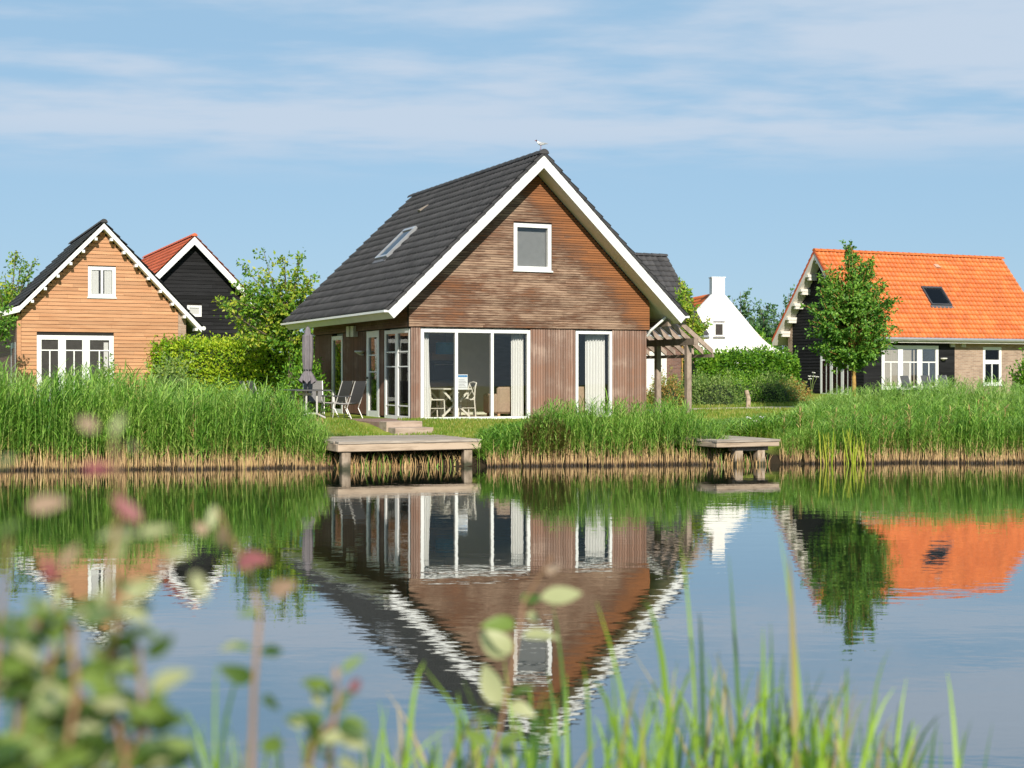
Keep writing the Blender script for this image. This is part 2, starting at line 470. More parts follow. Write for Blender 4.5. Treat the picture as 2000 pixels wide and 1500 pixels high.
def water_mat():
    m, N, L, out = new_mat('pond_water')
    b = N.new('ShaderNodeBsdfPrincipled')
    b.inputs['Base Color'].default_value = (0.014, 0.018, 0.012, 1); b.inputs['Roughness'].default_value = 0.012; b.inputs['IOR'].default_value = 1.5
    geo = N.new('ShaderNodeNewGeometry')
    hs = None
    # ripples: small wavelets drawn out across the view, patchy with the breeze
    for sc, stx, amp, det in ((3.2, 0.42, 1.0, 3), (9.5, 0.5, 0.30, 2), (0.55, 0.7, 0.9, 2)):
        v = N.new('ShaderNodeVectorMath'); v.operation = 'MULTIPLY'; v.inputs[1].default_value = (stx, 1, 1); L.new(geo.outputs['Position'], v.inputs[0])
        n = N.new('ShaderNodeTexNoise'); n.inputs['Scale'].default_value = sc; n.inputs['Detail'].default_value = det; n.inputs['Roughness'].default_value = 0.5; L.new(v.outputs[0], n.inputs['Vector'])
        k = N.new('ShaderNodeMath'); k.operation = 'MULTIPLY'; k.inputs[1].default_value = amp; L.new(n.outputs[0], k.inputs[0])
        if hs is None: hs = k.outputs[0]
        else:
            s = N.new('ShaderNodeMath'); s.operation = 'ADD'; L.new(hs, s.inputs[0]); L.new(k.outputs[0], s.inputs[1]); hs = s.outputs[0]
    pn = N.new('ShaderNodeTexNoise'); pn.inputs['Scale'].default_value = 0.16; pn.inputs['Detail'].default_value = 3; L.new(geo.outputs['Position'], pn.inputs['Vector'])
    pm = N.new('ShaderNodeMapRange'); pm.inputs[1].default_value = 0.35; pm.inputs[2].default_value = 0.7; pm.inputs[3].default_value = 0.5; pm.inputs[4].default_value = 1.25; L.new(pn.outputs[0], pm.inputs[0])
    hm = N.new('ShaderNodeMath'); hm.operation = 'MULTIPLY'; L.new(hs, hm.inputs[0]); L.new(pm.outputs[0], hm.inputs[1])
    bp = N.new('ShaderNodeBump'); bp.inputs['Strength'].default_value = 1.0; bp.inputs['Distance'].default_value = 0.0020; L.new(hm.outputs[0], bp.inputs['Height'])
    L.new(bp.outputs[0], b.inputs['Normal'])
    gl = N.new('ShaderNodeBsdfGlossy'); gl.inputs['Roughness'].default_value = 0.012; gl.inputs['Color'].default_value = (0.95, 0.96, 0.96, 1); L.new(bp.outputs[0], gl.inputs['Normal'])
    mg = N.new('ShaderNodeMixShader'); mg.inputs[0].default_value = 0.35
    L.new(b.outputs[0], mg.inputs[1]); L.new(gl.outputs[0], mg.inputs[2]); L.new(mg.outputs[0], out.inputs[0])
    return m


def reed_stem_mat():
    m, N, L, out = new_mat('reed_stem')
    b = N.new('ShaderNodeBsdfPrincipled'); b.inputs['Roughness'].default_value = 0.6
    geo = N.new('ShaderNodeNewGeometry'); sp = N.new('ShaderNodeSeparateXYZ'); L.new(geo.outputs['Position'], sp.inputs[0])
    ad = N.new('ShaderNodeMath'); ad.operation = 'MULTIPLY_ADD'; ad.inputs[1].default_value = 0.5; L.new(geo.outputs['Random Per Island'], ad.inputs[0]); L.new(sp.outputs[2], ad.inputs[2])
    cr = N.new('ShaderNodeValToRGB'); e = cr.color_ramp.elements
    e[0].position = 0.05; e[0].color = (0.04, 0.025, 0.013, 1); e[1].position = 0.85; e[1].color = (0.22, 0.36, 0.06, 1)
    for p, c in ((0.12, (0.56, 0.36, 0.17, 1)), (0.42, (0.64, 0.45, 0.20, 1)), (0.58, (0.42, 0.42, 0.10, 1))):
        k = e.new(p); k.color = c
    L.new(ad.outputs[0], cr.inputs[0]); L.new(cr.outputs[0], b.inputs['Base Color']); L.new(b.outputs[0], out.inputs[0])
    return m


M = {}
M['white'] = basic('white_paint', (0.80, 0.80, 0.78), 0.42, var=0.03, scale=3, col2=(0.74, 0.75, 0.73))
M['cream'] = basic('cream_soffit', (0.74, 0.71, 0.64), 0.6, var=0.05, scale=2)
M['slat_h'] = weathered_mat('gable_slat_wood', (0.265, 0.105, 0.040), (0.330, 0.220, 0.150), (0.140, 0.074, 0.046), (0.5, 0.5, 9.0), along_rake=(0.7, 0.714, 16.05, 1.05))
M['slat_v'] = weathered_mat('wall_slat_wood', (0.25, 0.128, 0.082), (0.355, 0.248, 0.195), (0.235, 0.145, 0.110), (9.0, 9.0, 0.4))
M['slat_s'] = weathered_mat('sheltered_shaded_slat_wood', (0.165, 0.066, 0.036), (0.215, 0.128, 0.09), (0.115, 0.056, 0.038), (9.0, 9.0, 0.4))  # redder sheltered wood; the side wall's shade is also darkened into these tones
M['backing'] = basic('black_backing', (0.02, 0.016, 0.013), 0.9)
M['cedar'] = basic('cedar_board', (0.56, 0.30, 0.155), 0.6, col2=(0.45, 0.21, 0.095), scale=4, stretch=(0.35, 0.35, 5), objvar=0.13, bump=0.15)
M['blackwood'] = basic('black_tarred_board', (0.018, 0.018, 0.0195), 0.75, col2=(0.008, 0.008, 0.009), scale=5, stretch=(0.3, 0.3, 6), objvar=0.4, bump=0.2, spec=0.2)
M['tile_dark'] = basic('anthracite_tile', (0.070, 0.068, 0.069), 0.7, col2=(0.044, 0.043, 0.045), scale=5, objvar=0.16, spec=0.25)
M['tile_dark_far'] = basic('anthracite_tile_joined', (0.070, 0.068, 0.069), 0.7, col2=(0.044, 0.043, 0.045), scale=3, objvar=0.18, island=True, spec=0.25)
M['tile_orange'] = basic('orange_clay_tile', (0.63, 0.175, 0.042), 0.55, col2=(0.50, 0.115, 0.024), scale=1.6, objvar=0.15, island=True, spec=0.4)
M['tile_red'] = basic('red_clay_tile', (0.60, 0.125, 0.040), 0.55, col2=(0.46, 0.085, 0.028), scale=2.2, objvar=0.14, island=True)
M['brick_tan'] = brick_mat('tan_brick', (0.40, 0.275, 0.20), (0.27, 0.175, 0.125), (0.42, 0.36, 0.29))
M['brick_dark'] = brick_mat('purple_brown_brick', (0.20, 0.10, 0.075), (0.12, 0.06, 0.05), (0.23, 0.18, 0.15))
M['paver'] = brick_mat('terrace_paver', (0.33, 0.20, 0.155), (0.25, 0.155, 0.125), (0.16, 0.13, 0.10), 0.2, 0.1, swap=True)
M['concrete'] = basic('concrete', (0.46, 0.42, 0.37), 0.85, col2=(0.30, 0.26, 0.22), scale=7, bump=0.2)
M['render_white'] = basic('white_render', (0.84, 0.83, 0.80), 0.8, col2=(0.77, 0.76, 0.72), scale=1.2)
M['deck'] = basic('grey_deck_wood', (0.46, 0.40, 0.33), 0.8, col2=(0.25, 0.205, 0.16), scale=4, stretch=(0.5, 5, 5), objvar=0.2, bump=0.3)
M['beam'] = basic('pale_beam_wood', (0.47, 0.365, 0.265), 0.8, col2=(0.22, 0.155, 0.10), scale=3, stretch=(0.5, 1, 4), objvar=0.12, bump=0.3, mixw=(0.28, 0.5))
def wet_post_mat():
    m = basic('jetty_post_wood', (0.45, 0.36, 0.27), 0.75, col2=(0.22, 0.16, 0.105), scale=4, stretch=(2, 2, 1), objvar=0.12, bump=0.3)
    nt = m.node_tree; N, L = nt.nodes, nt.links; b = N[m['bsdf']]
    old = b.inputs['Base Color'].links[0].from_socket
    geo = N.new('ShaderNodeNewGeometry'); sp = N.new('ShaderNodeSeparateXYZ'); L.new(geo.outputs['Position'], sp.inputs[0])
    n = N.new('ShaderNodeTexNoise'); n.inputs['Scale'].default_value = 9; L.new(geo.outputs['Position'], n.inputs['Vector'])
    a = N.new('ShaderNodeMath'); a.operation = 'MULTIPLY_ADD'; a.inputs[1].default_value = -.14; L.new(n.outputs[0], a.inputs[0]); L.new(sp.outputs[2], a.inputs[2])
    r = N.new('ShaderNodeMapRange'); r.inputs[1].default_value = -.01; r.inputs[2].default_value = .09; L.new(a.outputs[0], r.inputs[0])
    mx = N.new('ShaderNodeMix'); mx.data_type = 'RGBA'; mx.inputs[6].default_value = (0.045, 0.045, 0.022, 1); L.new(r.outputs[0], mx.inputs[0]); L.new(old, mx.inputs[7]); L.new(mx.outputs[2], b.inputs['Base Color'])
    return m


M['post_wet'] = wet_post_mat()
M['pergola'] = basic('pergola_wood', (0.37, 0.285, 0.225), 0.75, col2=(0.21, 0.155, 0.12), scale=4, stretch=(2, 2, 1), objvar=0.15, bump=0.2)
M['step'] = basic('step_timber', (0.46, 0.36, 0.28), 0.8, col2=(0.30, 0.22, 0.165), scale=5, stretch=(0.5, 1, 3), objvar=0.1, bump=0.3)
M['glass'] = glass_mat('window_glass')
M['blind'] = basic('grey_blind', (0.22, 0.225, 0.22), 0.8, var=0.05)
M['blind_sky'] = basic('sky_tinted_blind', (0.78, 0.84, 0.88), 0.6, var=0.03)  # blind coloured pale blue to imitate the sky's reflection in the skylight pane
M['curtain'] = leaf_mat('white_curtain', [(0.86, 0.85, 0.81), (0.80, 0.80, 0.77)], trans=0.12, rough=0.9, glow=(1, 1, 1))
M['curtain_beige'] = leaf_mat('beige_curtain', [(0.62, 0.55, 0.45), (0.60, 0.54, 0.45)], trans=0.25, rough=0.9, glow=(1, 1, 1))
M['inner_wall'] = basic('olive_grey_wall', (0.80, 0.78, 0.62), 0.9, var=0.04)
M['inner_brown'] = basic('kitchen_veneer', (0.66, 0.44, 0.26), 0.5, col2=(0.55, 0.35, 0.19), scale=3, stretch=(1, 1, 5))
M['inner_floor'] = basic('laminate_floor', (0.55, 0.42, 0.29), 0.5, var=0.15, stretch=(1, 5, 1))
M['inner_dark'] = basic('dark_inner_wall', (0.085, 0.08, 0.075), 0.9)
M['ceiling'] = basic('inner_ceiling', (0.78, 0.77, 0.72), 0.9, var=0.03)
M['black'] = basic('black_plastic', (0.02, 0.02, 0.022), 0.35)
M['blue'] = basic('blue_lampshade', (0.03, 0.22, 0.42), 0.8)
M['tan'] = basic('tan_upholstery', (0.46, 0.33, 0.23), 0.85, var=0.08, scale=20)
M['tan_dark'] = basic('brown_upholstery', (0.28, 0.20, 0.14), 0.85, var=0.08, scale=20)
M['chair_white'] = basic('ivory_chair_paint', (0.78, 0.75, 0.64), 0.5, var=0.05)
M['paper'] = basic('notice_paper', (0.84, 0.86, 0.86), 0.7, var=0.02)
M['paper_blue'] = basic('notice_blue', (0.03, 0.25, 0.55), 0.6, var=0.03)
M['alu'] = basic('pale_aluminium', (0.62, 0.60, 0.56), 0.4, var=0.05, metal=0.2)
M['sling'] = basic('charcoal_sling_fabric', (0.075, 0.078, 0.085), 0.8, var=0.1, scale=30)
M['sling_grey'] = basic('grey_sling_fabric', (0.17, 0.165, 0.16), 0.8, var=0.1, scale=30)
M['table_top'] = basic('dark_table_top', (0.10, 0.098, 0.095), 0.5, var=0.1)
M['parasol'] = basic('mauve_grey_parasol', (0.20, 0.18, 0.19), 0.85, col2=(0.135, 0.12, 0.13), scale=9, stretch=(3, 3, 0.6), bump=0.2)
M['metal_dark'] = basic('dark_metal', (0.06, 0.06, 0.065), 0.4)
M['zinc'] = basic('zinc_gutter', (0.50, 0.51, 0.52), 0.35, var=0.06, metal=0.6)
M['lead'] = basic('lead_flashing', (0.12, 0.12, 0.13), 0.6)
M['vent'] = basic('tan_vent_tile', (0.30, 0.25, 0.20), 0.8)
M['vent_o'] = basic('pale_vent_tile', (0.66, 0.40, 0.27), 0.8)
M['lamp'] = basic('pale_wall_lamp', (0.68, 0.66, 0.58), 0.5)
M['bark'] = basic('grey_bark', (0.20, 0.15, 0.10), 0.9, var=0.25, scale=14, bump=0.5)
M['bark_ochre'] = basic('ochre_bark', (0.50, 0.30, 0.08), 0.85, var=0.2, scale=14, bump=0.4)
M['gravel'] = basic('pale_gravel', (0.62, 0.53, 0.37), 0.95, var=0.2, scale=30)
M['gull_white'] = basic('gull_white', (0.80, 0.80, 0.79), 0.8, var=0.02)
M['gull_grey'] = basic('gull_grey', (0.42, 0.43, 0.45), 0.8, var=0.04)
M['gull_dark'] = basic('gull_dark', (0.06, 0.045, 0.04), 0.7)
M['gull_red'] = basic('gull_red', (0.35, 0.05, 0.03), 0.6)
M['ground'] = ground_mat()
M['water'] = water_mat()
M['reed_stem'] = reed_stem_mat()
M['reed_leaf'] = leaf_mat('reed_leaf', [(0.08, 0.21, 0.025), (0.165, 0.36, 0.045), (0.26, 0.46, 0.065), (0.40, 0.55, 0.13)], trans=0.3, patch=0.7)
M['reed_pale'] = leaf_mat('reed_leaf_pale', [(0.16, 0.32, 0.055), (0.28, 0.47, 0.10), (0.42, 0.56, 0.17)], trans=0.3, patch=0.8)
M['straw'] = leaf_mat('straw_stalk', [(0.26, 0.15, 0.07), (0.50, 0.32, 0.14), (0.66, 0.47, 0.22)], trans=0.15)
def straw_wet_mat():
    m, N, L, out = new_mat('waterline_straw')
    b = N.new('ShaderNodeBsdfPrincipled'); b.inputs['Roughness'].default_value = 0.6
    geo = N.new('ShaderNodeNewGeometry'); sp = N.new('ShaderNodeSeparateXYZ'); L.new(geo.outputs['Position'], sp.inputs[0])
    cr = N.new('ShaderNodeValToRGB'); e = cr.color_ramp.elements
    e[0].color = (0.22, 0.12, 0.055, 1); e[1].color = (0.66, 0.47, 0.22, 1); k = e.new(.5); k.color = (0.48, 0.31, 0.14, 1)
    L.new(geo.outputs['Random Per Island'], cr.inputs[0])
    a = N.new('ShaderNodeMath'); a.operation = 'MULTIPLY_ADD'; a.inputs[1].default_value = -.05; L.new(geo.outputs['Random Per Island'], a.inputs[0]); L.new(sp.outputs[2], a.inputs[2])
    r = N.new('ShaderNodeMapRange'); r.inputs[1].default_value = 0.0; r.inputs[2].default_value = .06; L.new(a.outputs[0], r.inputs[0])
    mx = N.new('ShaderNodeMix'); mx.data_type = 'RGBA'; mx.inputs[6].default_value = (0.035, 0.022, 0.012, 1); L.new(r.outputs[0], mx.inputs[0]); L.new(cr.outputs[0], mx.inputs[7])
    L.new(mx.outputs[2], b.inputs['Base Color']); L.new(b.outputs[0], out.inputs[0])
    return m


M['straw_wet'] = straw_wet_mat()
M['rush'] = leaf_mat('brown_rush', [(0.10, 0.10, 0.025), (0.17, 0.115, 0.045), (0.24, 0.16, 0.06)], trans=0.2)
M['iris'] = leaf_mat('yellow_green_iris', [(0.30, 0.42, 0.03), (0.42, 0.47, 0.05), (0.50, 0.44, 0.08)], trans=0.3)
M['lawn_blade'] = leaf_mat('lawn_blade', [(0.11, 0.22, 0.02), (0.21, 0.30, 0.035), (0.36, 0.34, 0.085)], trans=0.3, patch=0.9)
M['maple'] = leaf_mat('maple_leaf', [(0.045, 0.14, 0.018), (0.115, 0.27, 0.03), (0.23, 0.40, 0.05)], trans=0.25, patch=0.8)
M['cherry'] = leaf_mat('cherry_leaf', [(0.06, 0.17, 0.016), (0.14, 0.29, 0.025), (0.25, 0.385, 0.035), (0.44, 0.46, 0.05)], trans=0.3, patch=1.0)
M['hedge_l'] = leaf_mat('lime_hedge_leaf', [(0.13, 0.29, 0.016), (0.28, 0.45, 0.022), (0.44, 0.57, 0.035), (0.52, 0.58, 0.05)], trans=0.3, patch=0.7)
M['hedge_r'] = leaf_mat('green_hedge_leaf', [(0.055, 0.16, 0.015), (0.14, 0.31, 0.025), (0.26, 0.43, 0.04)], trans=0.3, patch=0.7)
M['shrub'] = leaf_mat('grey_green_shrub_leaf', [(0.10, 0.20, 0.045), (0.21, 0.32, 0.08), (0.33, 0.42, 0.13)], trans=0.3, patch=0.8)
M['shrub_o'] = leaf_mat('russet_shrub_leaf', [(0.15, 0.25, 0.04), (0.28, 0.34, 0.07), (0.50, 0.26, 0.09)], trans=0.3, patch=0.8)
M['far_leaf'] = leaf_mat('far_tree_leaf', [(0.045, 0.11, 0.045), (0.085, 0.18, 0.065), (0.13, 0.23, 0.08)], trans=0.25, patch=0.4)
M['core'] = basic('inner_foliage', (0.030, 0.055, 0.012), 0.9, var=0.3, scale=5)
M['flower'] = basic('white_umbel', (0.82, 0.82, 0.76), 0.8)

# ------------------------------------------------------------------ terrain and water
def build_ground():
    xs = np.concatenate([np.linspace(-400, -60, 12), np.linspace(-50, 50, 101), np.linspace(60, 400, 12)])
    ys = np.concatenate([np.linspace(-80, 0, 6), np.linspace(1, 7, 25), np.linspace(9, 24, 6), np.linspace(25, 40, 76), np.linspace(41, 90, 40), np.linspace(100, 900, 12)])
    X, Y = np.meshgrid(xs, ys)
    Z = ground_z(X, Y)
    nx = len(xs)
    V = np.stack([X.ravel(), Y.ravel(), Z.ravel()], 1)
    i = np.arange((len(ys) - 1) * (nx - 1)); r, c = i // (nx - 1), i % (nx - 1)
    a = r * nx + c
    T = np.concatenate([np.stack([a, a + 1, a + nx + 1], 1), np.stack([a, a + nx + 1, a + nx], 1)])
    o = link('ground', np_mesh('ground', V, T, M['ground']), smooth=True)
    o['kind'] = 'structure'
    w = MB(); w.add([(-400, 2, 0), (400, 2, 0), (400, 40, 0), (-400, 40, 0)], [(0, 1, 2, 3)])
    wo = w.build('pond_water', M['water']); wo['kind'] = 'structure'
    p = MB()
    xs = np.linspace(3.2, 40, 40)
    for i in range(len(xs) - 1):
        vs = []
        for x in (xs[i], xs[i + 1]):
            for dy in (0.0, 1.3):
                y = 42.1 + 0.06 * (x - 5) + dy
                vs.append((x, y, gz(x, y) + 0.012))
        p.add([vs[0], vs[2], vs[3], vs[1]], [(0, 1, 2, 3)])
    po = p.build('garden_path', M['gravel']); po['kind'] = 'structure'


build_ground()

# ------------------------------------------------------------------ building kit
def front(b0=0.0):
    return lambda s, d, z: (s, b0 - d, z)       # d points out of the front wall, towards the pond


def side(a0=0.0):
    return lambda s, d, z: (a0 - d, s, z)       # d points out of the left-hand wall


def window(house, fn, s0, s1, z0, z1, fw=0.08, mull=(), trans=(), munt_h=(), munt_v=(), depth=0.09, name='window', sill=False, mw=0.07, frame_mat='white', mtw=0.028):
    """Frame with real bars; every opening between them gets its own pane."""
    m = MB()
    m.mbox(fn, s0, s0 + fw, -depth, 0, z0, z1); m.mbox(fn, s1 - fw, s1, -depth, 0, z0, z1)
    m.mbox(fn, s0 + fw, s1 - fw, -depth, -0.002, z1 - fw, z1); m.mbox(fn, s0 + fw, s1 - fw, -depth, -0.002, z0, z0 + fw)
    for c in mull: m.mbox(fn, c - mw / 2, c + mw / 2, -depth, -0.004, z0 + fw, z1 - fw)
    xs = [s0 + fw] + [e for c in mull for e in (c - mw / 2, c + mw / 2)] + [s1 - fw]
    cells = [(xs[i], xs[i + 1]) for i in range(0, len(xs), 2)]
    for (x0, x1) in cells:
        for t in trans: m.mbox(fn, x0, x1, -depth, -0.006, t - mw / 2, t + mw / 2)
        for t in munt_h: m.mbox(fn, x0, x1, -depth * 0.75, -0.015, t - mtw / 2, t + mtw / 2)
    for (c, za, zb) in munt_v: m.mbox(fn, c - mtw / 2, c + mtw / 2, -depth * 0.72, -0.018, za, zb)
    w = m.build(name, M[frame_mat], house)
    zs = [z0 + fw] + [e for t in sorted(trans) for e in (t - mw / 2, t + mw / 2)] + [z1 - fw]
    for (x0, x1) in cells:
        for i in range(0, len(zs), 2):
            g = MB(); g.mbox(fn, x0 - 0.01, x1 + 0.01, -depth * 0.62, -depth * 0.42, zs[i] - 0.01, zs[i + 1] + 0.01)
            g.build('pane', M['glass'], w)
    if sill:
        g = MB(); g.mbox(fn, s0 - 0.03, s1 + 0.03, -depth, 0.05, z0 - 0.045, z0 - 0.003)
        g.build('sill', M['white'], w)
    return w


PROF = [(0, .030), (.10, .024), (.22, .006), (.5, 0.0), (.78, .006), (.90, .024), (1.0, .030)]


def tile_arrays(cw, rl, lift=0.042, prof=PROF, amp=1.0):
    """One interlocking roof tile; x along the eave, y up the slope, z off the roof."""
    k = len(prof); ov = 1.12
    lo = [(x * cw, 0, z * amp + lift) for x, z in prof]; up = [(x * cw, rl * ov, z * amp) for x, z in prof]
    bt = [(x * cw, 0.0, z * amp + lift - 0.028) for x, z in prof]
    V = np.array(lo + up + bt); T = []
    for i in range(k - 1):
        T += [(i, i + 1, k + i + 1), (i, k + i + 1, k + i), (2 * k + i, 2 * k + i + 1, i + 1), (2 * k + i, i + 1, i)]
    T += [(2 * k, 0, k), (3 * k - 1, 2 * k - 1, k - 1)]
    return V, np.array(T)


def slope_frame(p_eave, along, upv):
    al = np.asarray(along, float); al /= np.linalg.norm(al)
    up = np.asarray(upv, float); up /= np.linalg.norm(up)
    n = np.cross(al, up)
    if n[2] < 0: n = -n
    return np.asarray(p_eave, float), al, up, n


def tile_slope_joined(name, frame, ncol, nrow, cw, rl, mat, parent, skip=None, only=None, prof=PROF, amp=1.0, stuff=True):
    P, al, up, n = frame
    tv, tt = tile_arrays(cw, rl, prof=prof, amp=amp)
    vs, ts = [], []
    k = 0
    for r in range(nrow):
        for c in range(ncol):
            if only is not None and (r, c) not in only: continue
            if skip is not None and skip(r, c): continue
            j = (random.random() - .5) * 0.006
            o = P + al * (c * cw) + up * (r * rl + j) + n * (random.random() * 0.004)
            vs.append(o + tv[:, 0:1] * al + tv[:, 1:2] * up + tv[:, 2:3] * n); ts.append(tt + k); k += len(tv)
    me = np_mesh(name, np.concatenate(vs), np.concatenate(ts), mat)
    o = link(name, me, parent)
    if stuff: o['kind'] = 'stuff'
    return o


def skylight(house, frame, x0, x1, y0, y1, name='skylight', blind='blind'):
    P, al, up, n = frame
    def pt(x, y, z): return P + al * x + up * y + n * z
    def bx(m, xa, xb, ya, yb, za, zb):
        m.hexa([pt(xa, ya, za), pt(xb, ya, za), pt(xb, yb, za), pt(xa, yb, za), pt(xa, ya, zb), pt(xb, ya, zb), pt(xb, yb, zb), pt(xa, yb, zb)])
    m = MB(); t = 0.075
    bx(m, x0, x0 + t, y0, y1, -0.05, 0.125); bx(m, x1 - t, x1, y0, y1, -0.05, 0.125)
    bx(m, x0 + t, x1 - t, y0, y0 + t, -0.05, 0.122); bx(m, x0 + t, x1 - t, y1 - t * 1.4, y1, -0.05, 0.128)
    s = m.build(name, M['metal_dark' if blind == 'blind' else 'zinc'], house)
    g = MB(); bx(g, x0 + t - .005, x1 - t + .005, y0 + t - .005, y1 - 1.4 * t + .005, 0.085, 0.10); g.build('pane', M['glass'], s)
    g = MB(); bx(g, x0 + t, x1 - t, y0 + t, y1 - 1.4 * t, 0.03, 0.045); g.build('blind', M[blind], s)
    g = MB(); bx(g, x0 - .06, x1 + .06, y0 - .16, y0 - .003, 0.02, 0.062); g.build('flashing', M['lead'], s)
    return s


UNIT = MB().box(-.5, .5, -.5, .5, -.5, .5)
_unit_cache = {}


def unit_mesh(mat):
    if mat not in _unit_cache: _unit_cache[mat] = UNIT.mesh('board', M[mat])
    return _unit_cache[mat]


def board(name, mat, parent, x0, x1, y0, y1, z0, z1, tilt=0.0):
    """A straight board from shared mesh data."""
    o = bpy.data.objects.new(name, unit_mesh(mat)); COL.objects.link(o)
    o.parent = parent
    o.location = ((x0 + x1) / 2, (y0 + y1) / 2, (z0 + z1) / 2)
    o.scale = (x1 - x0, y1 - y0, z1 - z0)
    if tilt: o.rotation_euler = (tilt, 0, 0)
    return o


def gable_boards(parent, mat, pitch, gap, y0, y1, zlo, zhi, left_at, right_at, seams, holes=(), tilt=0.0, name='slat', jit=0.0):
    """Horizontal boards up a gable, cut at seams, openings and the roof line."""
    z = zlo
    while z < zhi - pitch * 0.3:
        zc = z + pitch
        xl, xr = left_at(zc), right_at(zc)
        if xr - xl > 0.06:
            spans = [(xl, xr)]
            for (h0, h1, hz0, hz1) in holes:
                if zc > hz0 + 0.01 and z < hz1 - 0.01:
                    ns = []
                    for (p, q) in spans:
                        if h0 > p and h0 < q: ns.append((p, h0))
                        if h1 < q and h1 > p: ns.append((h1, q))
                        if h1 <= p or h0 >= q: ns.append((p, q))
                    spans = ns
            for (p, q) in spans:
                cuts = [p] + sorted(min(max(s + random.uniform(-jit, jit), p + .15), q - .15) for s in seams if p + 0.4 < s < q - 0.4) + [q]
                for i in range(len(cuts) - 1):
                    dy = random.uniform(-.0015, .0015)
                    board(name, mat, parent, cuts[i] + 0.0015, cuts[i + 1] - 0.0015, y0 + dy, y1 + dy, z + gap, zc, tilt)
        z = zc


# ------------------------------------------------------------------ main house
O_MAIN = at(800, 820, 35.5)
W_MAIN, L_MAIN = 6.84, 8.62
RID, RZ, SL, HALF = 3.44, 7.58, 0.967, 4.21       # ridge position, slab ridge height, slope, run to the eave
OVF, OVB = -0.55, 9.15
RT = 0.225                                          # roof slab thickness, square to the slope
COSS = 1 / math.sqrt(1 + SL * SL); SINS = SL * COSS


